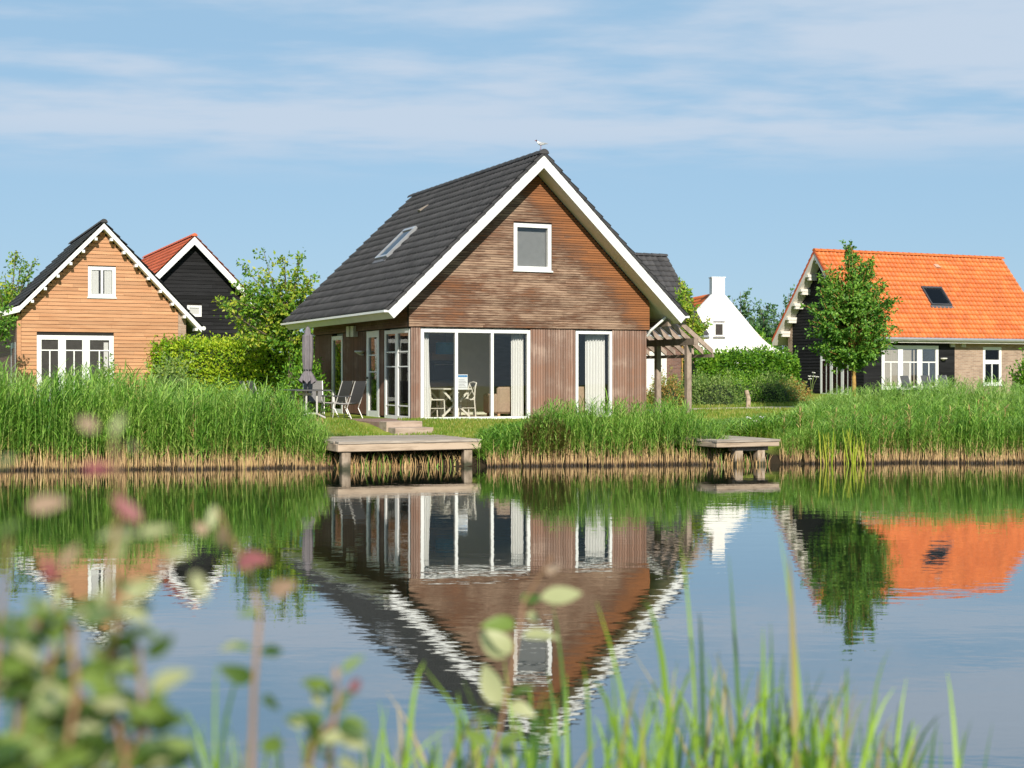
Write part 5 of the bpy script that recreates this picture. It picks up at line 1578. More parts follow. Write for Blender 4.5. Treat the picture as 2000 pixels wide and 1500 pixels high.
def hedge(name, label, p0, p1, thick, ztop, leafmat, n, lsize, rough=0.16):
    """Clipped hedge grown out a little: leaves in the outer shell, stems and dark twigs inside."""
    p0 = np.array(p0, float); p1 = np.array(p1, float)
    z0 = gz(*(p0 + p1) / 2); H = empty(name, ((p0[0] + p1[0]) / 2, (p0[1] + p1[1]) / 2, z0), 0, label, 'hedge')
    c = (p0 + p1) / 2; al = (p1 - p0); L_ = np.linalg.norm(al); al /= L_; nr = np.array([-al[1], al[0]])
    h = ztop - z0
    s = RNG.uniform(-L_ / 2, L_ / 2, n); face = RNG.random(n)
    t = np.where(face < 0.5, -thick / 2, RNG.uniform(-thick / 2, thick / 2, n)); z = np.where(face < 0.5, RNG.uniform(0, h, n), h)
    t = np.where(face > 0.9, thick / 2, t); z = np.where(face > 0.9, RNG.uniform(0, h, n), z)
    bump = rough * (np.sin(s * 2.1) * .5 + np.sin(s * 5.3 + z * 2.7) * .4 + np.sin(s * 11 + 3.1 * t) * .3)
    zz = z + np.where(z > h - .01, bump + RNG.normal(0, .08, n) + 0.30 * (RNG.random(n) ** 5), 0)
    tt = t + np.where(face < 0.5, -(bump * .6 + RNG.normal(0, .07, n)) - RNG.random(n) ** 3 * .1 + 0.15 * (z / h) ** 3, 0)
    C = np.stack([al[0] * s + nr[0] * tt, al[1] * s + nr[1] * tt, zz], 1)
    out = np.zeros((n, 3)); out[:, 2] = np.where(z > h - .01, 1, .35); out[:, :2] = np.where((face < .5)[:, None], -nr, 0)
    V, T = leaf_cloud(C, rdir(n) * 0.8 + out * .7, lsize * RNG.uniform(.6, 1.3, n))
    link('foliage', np_mesh('foliage', V, T, M[leafmat]), H)
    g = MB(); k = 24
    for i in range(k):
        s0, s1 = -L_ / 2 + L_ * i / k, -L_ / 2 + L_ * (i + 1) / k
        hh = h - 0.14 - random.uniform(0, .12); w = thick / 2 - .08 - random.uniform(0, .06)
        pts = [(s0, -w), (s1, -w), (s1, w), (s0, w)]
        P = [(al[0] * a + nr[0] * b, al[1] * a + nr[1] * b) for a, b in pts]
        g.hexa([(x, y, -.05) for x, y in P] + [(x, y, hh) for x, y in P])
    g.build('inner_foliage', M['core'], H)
    return H


# ------------------------------------------------------------------ reeds along the far bank
def strip(P, W, side):
    P = np.asarray(P, float); k = len(P); V = []; T = []
    for i in range(k):
        if W[i] <= 0: V.append(P[i])
        else: V += [P[i] - side * W[i] / 2, P[i] + side * W[i] / 2]
    for i in range(k - 1):
        a = 2 * i
        if W[i + 1] <= 0: T.append((a, a + 1, a + 2))
        else: T += [(a, a + 1, a + 3), (a, a + 3, a + 2)]
    return np.array(V), np.array(T)


def reed_proto(nl, rng, broad=1.0):
    """A unit-height reed: stem plus long arching leaves. Returns V, T, material index."""
    parts, mi = [], []
    lean = rng.normal(0, .05, 2)
    stem = [(0, 0, 0), (lean[0] * .2, lean[1] * .2, .33), (lean[0] * .6, lean[1] * .6, .68), (lean[0], lean[1], 1.0)]
    a = rng.uniform(0, 3.14)
    V, T = strip(stem, [.0068, .006, .0045, .0025], np.array([math.cos(a), math.sin(a) * .5, 0]))
    parts.append((V, T)); mi.append(np.zeros(len(T)))
    for i in range(nl):
        t = 0.20 + 0.78 * (i + rng.uniform(.1, .9)) / nl
        o = np.array([np.interp(t, [0, .33, .68, 1], [s[j] for s in stem]) for j in range(3)])
        az = (i % 2) * math.pi + a + rng.normal(0, .7)
        el = math.radians(rng.uniform(46, 76)); L_ = rng.uniform(.15, .30) * (1.15 - .35 * t) * broad
        dr = rng.uniform(.5, 1.35)
        d = np.array([math.cos(az), math.sin(az), 0])
        pts = [o]
        for j in range(3):
            e = el - dr * (j / 2.0) * .8
            pts.append(pts[-1] + (d * math.cos(e) + np.array([0, 0, math.sin(e)])) * L_ / 3)
        w = rng.uniform(.0085, .0135) * broad
        sd = np.array([-d[1], d[0], rng.uniform(-.4, .4)])
        V, T = strip(pts, [w * .6, w, w * .75, 0], sd)
        parts.append((V, T)); mi.append(np.ones(len(T)))
    V, T = join(parts)
    return V, T, np.concatenate(mi).astype(int)


_rr = np.random.default_rng(5)
REEDS = [reed_proto(int(_rr.integers(12, 17)), _rr) for _ in range(18)]
SHORT = [reed_proto(8, _rr, 1.7) for _ in range(10)]


def reed_bed(name, label, xr, off, dens, top_uv, protos, mats, hvar=(0.68, 1.08), hmin=0.3, seed=1, bias=1.0, zbase=-0.12, win=None):
    rng = np.random.default_rng(seed)
    area = (xr[1] - xr[0]) * (off[1] - off[0])
    n = int(area * dens)
    x = rng.uniform(xr[0], xr[1], n)
    o = off[0] + (off[1] - off[0]) * rng.random(n) ** bias
    y = shore_y(x) + o + 0.10 * np.sin(2.3 * x) + .07 * np.sin(5.1 * x + 1)
    u = 1000 + F_PX * x / y
    v = np.interp(u, [p[0] for p in top_uv], [p[1] for p in top_uv])
    clump = 0.07 * np.sin(1.9 * x + .8 * y) + .06 * np.sin(4.7 * x - 2.1 * y + 1)
    zt = CAM_H - (v - HORIZON) / F_PX * y
    g = np.maximum(ground_z(x, y), zbase)
    Hh = (zt - g) * (rng.uniform(hvar[0], hvar[1], n) + clump)
    keep = (Hh > hmin)
    if win is not None: keep &= win(x, y)
    Vs, Ts, Ms, k = [], [], [], 0
    for i in np.nonzero(keep)[0]:
        V, T, mi = protos[rng.integers(len(protos))]
        a = rng.uniform(0, 6.28); ca, sa = math.cos(a), math.sin(a); hsc = Hh[i]
        wsc = 0.55 * hsc + 0.75                       # thickness varies less than height
        W = np.empty_like(V)
        W[:, 0] = (V[:, 0] * ca - V[:, 1] * sa) * wsc + .05 * (V[:, 2] ** 2) * hsc + x[i]
        W[:, 1] = (V[:, 0] * sa + V[:, 1] * ca) * wsc + y[i]
        W[:, 2] = V[:, 2] * hsc + g[i]
        Vs.append(W); Ts.append(T + k); Ms.append(mi); k += len(V)
    me = np_mesh(name, np.concatenate(Vs), np.concatenate(Ts), [M[m] for m in mats], np.concatenate(Ms))
    o_ = link(name, me)
    tag(o_, label, 'reeds', kind='stuff')
    return o_


TOP_L = [(-400, 705), (0, 712), (150, 724), (240, 735), (330, 732), (430, 748), (550, 768), (600, 790), (630, 820), (650, 860), (700, 900)]
TOP_M = [(900, 870), (940, 862), (1000, 835), (1040, 808), (1100, 792), (1200, 785), (1290, 785), (1340, 800), (1390, 822), (1420, 850), (1440, 890)]
TOP_R = [(1500, 860), (1520, 815), (1560, 785), (1620, 765), (1700, 755), (1800, 742), (1900, 745), (2000, 748), (2400, 740)]
reed_bed('reed_bed', 'tall green reeds filling the bank in front of the cedar house', (-14.0, -3.55), (-0.25, 0.65), 150, TOP_L, REEDS, ['reed_stem', 'reed_leaf'], seed=1, hvar=(.6, .99), win=lambda x, y: ~((x > -3.95) & (y > 29.9)))
reed_bed('reed_bed', 'rear rows of pale-tipped reeds behind the bank reeds by the cedar house', (-14.0, -3.9), (0.65, 3.0), 62, TOP_L, REEDS, ['reed_stem', 'reed_pale'], seed=2, hvar=(.66, 1.0))
reed_bed('reed_bed', 'reeds between the two jetties below the brown house wall', (-0.1, 4.75), (-0.2, 1.6), 105, TOP_M, REEDS, ['reed_stem', 'reed_leaf'], seed=3)
TOP_R1 = [(1500, 880), (1530, 845), (1580, 828), (1700, 818), (1850, 812), (2400, 806)]
TOP_R2 = [(1490, 880), (1515, 832), (1560, 806), (1620, 792), (1700, 785), (2400, 772)]
reed_bed('reed_bed', 'front row of shorter reeds at the waterline below the orange-roofed house', (5.75, 14.5), (-0.2, 0.8), 150, TOP_R1, REEDS, ['reed_stem', 'reed_leaf'], seed=4, win=lambda x, y: ~((x < 5.95) & (y < 32.0)))
reed_bed('reed_bed', 'middle rows of reeds on the bank below the orange-roofed house', (5.95, 14.8), (0.8, 3.0), 62, TOP_R2, REEDS, ['reed_stem', 'reed_leaf'], seed=5, hvar=(.66, 1.04))
reed_bed('reed_bed', 'tall rear rows of pale reeds on the bank below the orange-roofed house', (6.4, 15.5), (3.0, 6.4), 52, TOP_R, REEDS, ['reed_stem', 'reed_pale'], seed=25, hvar=(.66, 1.04))
reed_bed('bank_grass', 'loose tall grass on the bank beside the wide jetty steps', (-0.75, 1.2), (0.0, 3.0), 150, [(900, 842), (1000, 828), (1100, 812)], SHORT, ['reed_leaf', 'reed_leaf'], hvar=(.5, 1.05), hmin=.12, seed=6)
reed_bed('bank_grass', 'tall grass on the bank behind the small grey jetty', (3.6, 7.2), (1.6, 4.2), 110, [(1300, 815), (1400, 818), (1500, 812), (1600, 795)], SHORT, ['lawn_blade', 'reed_leaf'], hvar=(.45, 1.0), hmin=.12, seed=7)
reed_bed('bank_grass', 'grass tufts between the reeds and the wide jetty', (-4.6, -3.3), (1.8, 3.6), 130, [(600, 840), (640, 842), (700, 850)], SHORT, ['lawn_blade', 'lawn_blade'], hvar=(.4, 1.0), hmin=.08, seed=8)
def under_jetty(label, corner, width, n, ztop, seed):
    rng = np.random.default_rng(seed); parts = []; mi = []
    for i in range(n):
        lx, ly = -rng.uniform(.12, width - .1), .12 + 1.0 * rng.random() ** 1.5
        p = np.array([corner[0], corner[1], 0]) + AX * lx + BX * ly
        lean = rng.normal(0, .22, 2); h = ztop * rng.uniform(.45, 1.1); w = rng.uniform(.006, .016)
        if rng.random() < .12: h *= .4; w *= 2.5
        z0 = max(-.05, gz(p[0], p[1]) - .03)
        pts = [np.array([p[0] + lean[0] * h * t * t, p[1] + lean[1] * h * t * t, z0 + (h - z0 if h > z0 + .08 else .1) * t]) for t in (0, .4, .75, 1.0)]
        V, T = strip(pts, [w, w, w * .7, 0], np.array([1.0, rng.normal(0, .5), 0]))
        parts.append((V, T)); mi.append(np.full(len(T), 0 if rng.random() < .8 else 1))
    V, T = join(parts)
    o_ = link('straw_stalks', np_mesh('straw_stalks', V, T, [M['straw'], M['reed_leaf']], np.concatenate(mi)))
    tag(o_, label, 'reeds', kind='stuff')


under_jetty('dry straw stalks standing in the shade below the wide jetty', (-0.66, 30.55), 3.2, 520, .34, 9)
under_jetty('dry stalks standing between the legs of the small grey jetty', (5.84, 31.05), 1.6, 200, .30, 19)
def straw_line():
    rng = np.random.default_rng(10); n = 4200
    x = rng.uniform(-14, 14.5, n); off = rng.uniform(-.24, .12, n); y = shore_y(x) + off + 0.10 * np.sin(2.3 * x) + .07 * np.sin(5.1 * x + 1)
    ok = ~((x > -3.75) & (x < -0.55)) & ~((x > 4.55) & (x < 5.9)); parts = []
    for px, py in zip(x[ok], y[ok]):
        h = rng.uniform(.10, .36) if rng.random() < .9 else rng.uniform(.3, .6); l = rng.normal(0, .11, 2); w = rng.uniform(.007, .014)
        pts = [(px + l[0] * h * t, py + l[1] * h * t, -.06 + (h + .06) * t) for t in (0, .6, 1.0)]
        parts.append(strip(pts, [w, w * .9, w * .4], np.array([1.0, rng.normal(0, .4), 0])))
    V, T = join(parts)
    tag(link('straw_stems', np_mesh('straw_stems', V, T, M['straw_wet'])), 'pale straw stems standing along the waterline of the far bank', 'reeds', kind='stuff')


straw_line()
reed_bed('dry_reeds', 'scattered dry straw-coloured stems among the green reeds', (-14, 14.5), (-0.1, 1.2), 7, [(-400, 720), (600, 770), (700, 890), (900, 890), (1050, 820), (1300, 800), (1400, 850), (1540, 800), (2000, 760)], REEDS, ['straw', 'straw'], hvar=(.45, .95), seed=21, win=lambda x, y: ~((x > -3.9) & (x < -0.4)) & ~((x > 4.1) & (x < 6.2)))
reed_bed('rush_clump', 'brown rush clump in the reeds beside the wide jetty', (0.2, 1.3), (-0.15, 0.25), 300, [(1000, 838), (1060, 812), (1120, 838)], REEDS, ['rush', 'rush'], hvar=(.7, 1.05), seed=12)


def iris_clump(label, x, y, n, seed):
    rng = np.random.default_rng(seed); parts = []
    for i in range(n):
        px, py = x + rng.normal(0, .13), y + rng.normal(0, .10)
        d = np.array([rng.normal(0, .10), rng.normal(0, .06), 1.0]); h = rng.uniform(.35, .95)
        pts = [np.array([px, py, -.05]) + d * h * t + np.array([0, 0, 0]) for t in (0, .5, .85, 1.0)]
        parts.append(strip(pts, [.02, .024, .016, 0], np.array([1.0, rng.normal(0, .5), 0])))
    V, T = join(parts)
    b = np.array([x, y, 0.0])
    o = link('iris_clump', np_mesh('iris_clump', V - b, T, M['iris'])); o.location = tuple(b)
    tag(o, label, 'iris', 'yellow iris clumps')


iris_clump('narrow yellow-green iris clump in the reeds, nearer the small jetty', 6.95, shore_y(6.95) - .2, 13, 31)
iris_clump('broad yellow-green iris clump in the reeds below the orange roof', 7.6, shore_y(7.6) - .2, 30, 32)


def lawn():
    parts = []
    for (x0, x1, y0, y1, n, hh) in ((-4.7, 1.6, 31.6, 35.6, 26000, .075), (4.2, 14, 33.2, 50, 46000, .09), (-14, -4.6, 32, 40, 9000, .12), (1.4, 4.5, 32, 36.5, 5000, .1)):
        x = RNG.uniform(x0, x1, n); y = RNG.uniform(y0, y1, n)
        s = y - shore_y(x)
        # keep off the house, the terrace, the steps and the jetties
        a = (x - O_MAIN[0]) * AX[0] + (y - O_MAIN[1]) * AX[1]; b = (x - O_MAIN[0]) * BX[0] + (y - O_MAIN[1]) * BX[1]
        ok = (s > 0.9) & ~((a > -0.05) & (a < 6.9) & (b > 0.0)) & ~((a > -4.7) & (a < 0.35) & (b > 0.78)) & ~((a > -1.52) & (a < -0.28) & (b > -2.4))
        ok &= ~((y > 42.05 + .06 * (x - 5)) & (y < 43.45 + .06 * (x - 5)) & (x > 3))
        x, y = x[ok], y[ok]; m = len(x)
        z = ground_z(x, y)
        C = np.stack([x, y, z - .005], 1); D = rdir(m, 2.2)
        V, T = leaf_cloud(C, D, hh * RNG.uniform(.5, 1.4, m), wid=.22, fold=.03)
        parts.append((V, T))
    V, T = join(parts)
    o = link('lawn_grass', np_mesh('lawn_grass', V, T, M['lawn_blade'])); tag(o, 'short mown lawn grass around the brown house', 'grass', kind='stuff')


lawn()

# ------------------------------------------------------------------ trees, hedges, shrubs
def px_targets(lst, y, spread, extra=0):
    out = []
    for (u, v) in lst:
        out.append(at(u, v, y + random.uniform(-spread, spread)))
    return out


CH = [(515, 490), (472, 516), (420, 588), (440, 602), (482, 556), (503, 530), (556, 512), (586, 500), (609, 538), (600, 590), (540, 558), (560, 618), (500, 640), (528, 655), (592, 655), (612, 676), (462, 588), (575, 558), (545, 600), (482, 612), (545, 640), (508, 600), (470, 640), (600, 560), (570, 590), (525, 610), (560, 660), (590, 620), (505, 570), (535, 585), (455, 560), (612, 650), (490, 660), (540, 672), (575, 672)]
cb = at(567, 760, 47.0); cb[2] = gz(cb[0], cb[1])
tree('cherry_tree', 'young cherry tree with yellow-green leaves beside the brown house roof', cb, at(569, 690, 47.0), at(548, 560, 47.0), px_targets(CH, 47.0, 1.2) + px_targets(CH, 47.0, 1.4)[3:], 0.085, 'cherry', 'bark', 0.14, 16, 8, tl=0.45, droop=.15, bare=.2)

MY = 40.0
tb = at(1667, 770, MY); tb[2] = gz(tb[0], tb[1])
def zt(v, y=MY): return CAM_H - (v - HORIZON) / F_PX * y
MP = [(zt(v), r * MY / 60) for v, r in ((716, .35), (700, 1.25), (675, 1.75), (640, 1.98), (600, 1.92), (560, 1.62), (525, 1.2), (495, .8), (473, .3))]
tree('maple_tree', 'dense dark green maple on ochre trunk in front of the orange roof', tb, (tb[0], tb[1], zt(708)), (at(1655, 478, MY)[0], MY, zt(480)), profile_targets(tb[0] - .08, MY, MP, 230), 0.062, 'maple', 'bark_ochre', 0.105, 12, 8, tl=0.26, droop=.2, bare=.35)

lb = at(20, 700, 57.0); lb[2] = gz(lb[0], lb[1])
LT = [(30, 492), (65, 512), (10, 540), (45, 545), (-10, 560), (30, 575), (5, 600), (20, 610), (-30, 590), (40, 525), (22, 640), (-20, 640), (50, 570), (12, 575), (0, 570), (18, 555), (-30, 540), (-60, 600)]
tree('cherry_tree', 'leafy tree with upright shoots behind the left eave of the cedar house', lb, at(20, 690, 57), at(20, 570, 57), px_targets(LT, 57, 1.3) + px_targets(LT, 57, 1.3), 0.1, 'cherry', 'bark', 0.15, 11, 8, tl=0.5, bare=.2)
nb = at(8, 700, 46.0); nb[2] = gz(nb[0], nb[1])
tree('garden_tree', 'dark green small tree at the left corner of the cedar house', nb, at(-12, 690, 45.5), at(-10, 620, 45.5), px_targets([(8, 605), (18, 618), (5, 640), (20, 632), (-10, 620), (-30, 640), (10, 650), (-25, 610), (14, 625), (-40, 630)], 45.5, .6), 0.06, 'maple', 'bark', 0.13, 12, 8, tl=.35)
t2 = at(1348, 735, 52.0); t2[2] = gz(t2[0], t2[1])
T2 = [(1335, 552), (1328, 566), (1345, 575), (1352, 600), (1340, 600), (1360, 630), (1350, 640), (1365, 650), (1340, 630), (1330, 590), (1375, 640), (1355, 620), (1345, 655), (1385, 632), (1332, 575), (1342, 560)]
tree('young_tree', 'slim young tree with light leaves between the pergola and the white house', t2, at(1348, 690, 52), at(1338, 570, 52), px_targets(T2, 52, .5) + px_targets(T2, 52, .5), 0.06, 'cherry', 'bark', 0.13, 9, 8, tl=.32, bare=.2)

for i, (u, v, w, lab) in enumerate(((1446, 562, 2.3, 'tall blue-green tree just right of the white chimney house'), (1492, 590, 2.6, 'rounded far tree in the gap between white house and orange roof'), (1540, 566, 2.9, 'dark far tree nearest the orange roof verge'), (1592, 600, 3.0, 'far tree mostly hidden behind the orange-roofed gable'), (1475, 650, 2.0, 'yellowish low far tree above the white bell-cast wall'))):
    Yf = 108.0 + (i % 3) * 5 - (12 if i == 4 else 0)
    p = at(u, v, Yf); x = p[0]; zb = gz(x, Yf); ztop = p[2]
    prof = [(zb + 1.0, w * .6), (zb + 2.5, w), (zb + (ztop - zb) * .55, w * .9), (zb + (ztop - zb) * .8, w * .5), (ztop, .15)]
    tree('far_tree', lab, (x, Yf, zb), (x, Yf, zb + 1.2), (x, Yf, ztop - .3), profile_targets(x, Yf, prof, 70), 0.16, 'far_leaf' if i != 4 else 'hedge_r', 'bark', 0.30, 9, 7, tl=.8, group='trees beyond the houses')

hedge('lime_hedge', 'bright lime green hedge between the cedar house and the brown house', at(290, 700, 50.5)[:2], at(660, 700, 49.0)[:2], 1.3, 2.98, 'hedge_l', 19000, .12, rough=.08)
hedge('green_hedge', 'green clipped hedge in front of the white house', at(1345, 700, 52.0)[:2], at(1545, 700, 53.0)[:2], 1.3, 2.56, 'hedge_r', 12000, .13, rough=.1)

bush('terrace_shrub', 'dark green shrub against the slatted wall behind the parasol', hp(-0.75, 6.9, 0)[:2], .75, .7, 1.75, 'hedge_r', .11, 3000)
bush('bank_bush', 'grey-green bush at the right corner of the cedar house', at(335, 720, 41)[:2], .62, .6, 1.62, 'shrub', .10, 2600)
bush('window_bush', 'small bush below the wide window of the cedar house', at(203, 720, 44)[:2], .45, .45, 1.55, 'shrub', .10, 1500)
SHR = [(1300, 45.0, .66, 1.0, 'shrub_o', 'russet-tipped shrub just behind the pergola posts'), (1352, 45.6, .8, .86, 'shrub', 'low grey-green shrub between pergola and wooden stump post'),
       (1400, 45.2, .9, .98, 'shrub', 'broad grey-green shrub in the middle of the shrub border'), (1452, 46.2, .9, 1.02, 'hedge_r', 'fresh green shrub behind the wooden stump post'),
       (1505, 46.2, .95, .98, 'shrub', 'grey-green shrub right of the wooden stump post'), (1545, 47, .66, .72, 'shrub_o', 'end shrub of the border nearest the black gable')]
for (u, y, r, h, mt, lab) in SHR:
    bush('border_shrub', lab, at(u, 740, y)[:2], r, .8, h, mt, .085, 3000, group='shrub border on the lawn', shoots=16, wid=.35)
bush('edge_shrub', 'green shrub at the brick corner at the edge of the view', at(2004, 740, 48)[:2], .5, .45, 1.35, 'hedge_r', .13, 1500)

# stump post and flowers
sp = at(1461, 795, 46.0); z0 = gz(7.25, 43.7)
S_ = MB(); S_.tube([(0, 0, -.1), (0.02, 0, .25), (-0.05, 0, .52)], [.075, .07, .065], 8)
o = S_.build('stump_post', M['beam'], None); o.location = (7.25, 43.7, z0); tag(o, 'short leaning wooden post at the edge of the shrub border', 'post')


def umbel(label, x, y, h, n, group):
    z = gz(x, y); H = empty('wildflower', (x, y, z), 0, label, 'flower', group)
    st = MB(); fl = MB()
    for i in range(n):
        e = np.array([random.uniform(-.22, .22), random.uniform(-.1, .1), h * random.uniform(.7, 1.05)])
        st.tube([(0, 0, 0), e * (.4, .4, .6), e], .006, 4)
        for k in range(7):
            a = k * .9; q = e + np.array([.05 * math.cos(a), .05 * math.sin(a), random.uniform(-.01, .02)]) * (0 if k == 0 else 1)
            fl.tube([q - (0, 0, .012), q + (0, 0, .012)], .022, 5)
    st.build('stem', M['shrub'], H); fl.build('blossom', M['flower'], H)


p = at(1585, 750, 53.5); umbel('white umbel flowers growing against the black gable wall', p[0], 53.5, .85, 5, None)
umbel('white umbel flowers on the bank just above the small jetty', 5.75, 33.9, .42, 3, None)

# tree belt on the camera's own side of the pond; it shows only as reflections in the windows
parts = []
for i in range(26):
    cx = -75 + i * 6 + random.uniform(-2, 2); cy_ = -62 + random.uniform(-6, 6); hh = random.uniform(8, 11); n = 3200
    d = rdir(n); d /= np.linalg.norm(d, axis=1, keepdims=True)
    C = d * (RNG.random(n) ** .4)[:, None] * np.array([4.2, 3, hh / 2]) + np.array([cx, cy_, hh / 2 + .4])
    parts.append(leaf_cloud(C, rdir(n), RNG.uniform(.5, 1.0, n)))
V, T = join(parts)
o = link('tree_belt', np_mesh('tree_belt', V, T, M['far_leaf'])); tag(o, 'belt of trees on the near side of the pond behind the viewer', 'trees', kind='stuff')

# ------------------------------------------------------------------ foreground plants on the near bank
def tint_leaf(name, c, c2, trans=.35):
    m, N, L, out = new_mat(name)
    geo = N.new('ShaderNodeNewGeometry'); inf = N.new('ShaderNodeObjectInfo')
    n = N.new('ShaderNodeTexNoise'); n.inputs['Scale'].default_value = 60; L.new(geo.outputs['Position'], n.inputs['Vector'])
    a = N.new('ShaderNodeMath'); a.operation = 'MULTIPLY_ADD'; a.inputs[1].default_value = .7; L.new(inf.outputs['Random'], a.inputs[0])
    b_ = N.new('ShaderNodeMath'); b_.operation = 'MULTIPLY'; b_.inputs[1].default_value = .4; L.new(n.outputs[0], b_.inputs[0]); L.new(b_.outputs[0], a.inputs[2])
    mx = N.new('ShaderNodeMix'); mx.data_type = 'RGBA'; mx.inputs[6].default_value = c4(c); mx.inputs[7].default_value = c4(c2); L.new(a.outputs[0], mx.inputs[0])
    p = N.new('ShaderNodeBsdfPrincipled'); p.inputs['Roughness'].default_value = .5; L.new(mx.outputs[2], p.inputs['Base Color'])
    t = N.new('ShaderNodeBsdfTranslucent'); L.new(mx.outputs[2], t.inputs[0])
    ms = N.new('ShaderNodeMixShader'); ms.inputs[0].default_value = trans; L.new(p.outputs[0], ms.inputs[1]); L.new(t.outputs[0], ms.inputs[2]); L.new(ms.outputs[0], out.inputs[0])
    return m


FM = {'g': tint_leaf('sprig_leaf_green', (0.115, 0.19, 0.03), (0.22, 0.31, 0.06)), 'p': tint_leaf('sprig_leaf_pale', (0.34, 0.37, 0.17), (0.46, 0.47, 0.25)),
      'r': tint_leaf('sprig_leaf_red', (0.30, 0.07, 0.09), (0.36, 0.13, 0.13)), 'b': tint_leaf('sprig_leaf_blush', (0.42, 0.24, 0.19), (0.46, 0.33, 0.22)),
      'd': tint_leaf('sprig_leaf_dark', (0.045, 0.10, 0.018), (0.09, 0.16, 0.03)), 's': tint_leaf('sprig_stem', (0.27, 0.14, 0.09), (0.34, 0.20, 0.11), .05),
      'bl': tint_leaf('grass_blade', (0.20, 0.36, 0.035), (0.36, 0.54, 0.06)), 'bd': tint_leaf('grass_blade_dark', (0.06, 0.15, 0.04), (0.12, 0.24, 0.05)), 'by': tint_leaf('grass_blade_tip', (0.36, 0.36, 0.10), (0.50, 0.36, 0.20))}


def leaf_shape(seed):
    rng = random.Random(seed); n = 7; V = []; F = []
    wmax = rng.uniform(.36, .56); bend = rng.uniform(-.1, .45); tw = rng.uniform(-.25, .25)
    for i in range(n + 1):
        t = i / n
        w = wmax / 2 * (math.sin(math.pi * t ** 0.8) ** .8) if 0 < i < n else 0.004
        z = -bend * t * t; tt = tw * t
        for s in (-1, 0, 1):
            V.append((t, s * w * math.cos(tt), z + (abs(s) * w * .28) + s * w * math.sin(tt)))
    for i in range(n):
        for j in (0, 1):
            a = i * 3 + j; F.append((a, a + 1, a + 4, a + 3))
    return V, F


LEAF_ME = {}


def leaf_mesh(kind, k):
    if (kind, k) not in LEAF_ME:
        V, F = leaf_shape(k); g = MB(); g.add(V, F); me = g.mesh('leaf', FM[kind]); me.polygons.foreach_set('use_smooth', [True] * len(me.polygons)); LEAF_ME[(kind, k)] = me
    return LEAF_ME[(kind, k)]


def put_leaf(parent, base, tip, kind, roll=None):
    base = Vector([float(c) for c in base]); tip = Vector([float(c) for c in tip])
    d = tip - base; L_ = d.length
    x = d.normalized(); view = Vector((0, -1, .55)).normalized()
    n = (view + Vector((random.uniform(-.8, .8), random.uniform(-.3, .3), random.uniform(-.6, .6)))).normalized()
    y = n.cross(x)
    y.normalize(); n = x.cross(y)
    from mathutils import Matrix
    mt = Matrix(((x.x * L_, y.x * L_, n.x * L_, base.x), (x.y * L_, y.y * L_, n.y * L_, base.y), (x.z * L_, y.z * L_, n.z * L_, base.z), (0, 0, 0, 1)))
    o = bpy.data.objects.new('leaf', leaf_mesh(kind, random.randrange(5))); COL.objects.link(o)
    o.parent = parent
    o.matrix_local = Matrix.Translation(-parent.location) @ mt
    return o


def sprig(name, label, d, stems, leaves, fill=0, fill_kinds='ggpd', size=0.042):
    """Woody sprigs rooted on the near bank. Stem lists give points up the stem; leaves their middle, length, direction."""
    b0 = at(stems[0][0][0], stems[0][0][1], d); gzz = gz(b0[0], d)
    H = empty(name, (b0[0], d, gzz), 0, label, 'shrub')
    bs = Vector((b0[0], d, gzz))
    curves = []
    for k, st in enumerate(stems):
        dd = d * (1 + (.05 * math.sin(3.1 * k)))
        pts = [at(u, v, dd * (1 + .012 * math.sin(i * 2.3 + k))) for i, (u, v) in enumerate(st)]
        root = np.array([pts[0][0] + random.uniform(-.03, .03), dd, gz(pts[0][0], dd) - .05])
        full = [root] + pts
        g = MB(); n = len(full); r = [.0034 - .0020 * i / (n - 1) for i in range(n)]
        g.tube([np.array(p) - np.array(bs) for p in full], r, 6); g.build('stem', FM['s'], H, smooth=True)
        curves.append(pts)
    for (u, v, lp, ang, kind) in leaves:
        a = math.radians(ang); lp = lp * .78; du, dv = math.cos(a) * lp / 2, -math.sin(a) * lp / 2
        dd = d * random.uniform(.97, 1.03)
        put_leaf(H, at(u - du, v - dv, dd), at(u + du, v + dv, dd * random.uniform(.98, 1.02)), kind)
    for i in range(fill):
        c = random.choice(curves); j = random.randrange(len(c) - 1); t = random.random()
        p = c[j] + (c[j + 1] - c[j]) * t
        if p[2] > at(0, 1180, d)[2]: continue
        dirv = np.array([random.uniform(-1, 1), random.uniform(-.7, .7), random.uniform(-.25, .75)]); dirv /= np.linalg.norm(dirv)
        q = p + dirv * .008
        put_leaf(H, q, q + dirv * size * random.uniform(.7, 1.3), random.choice(fill_kinds))
    return H


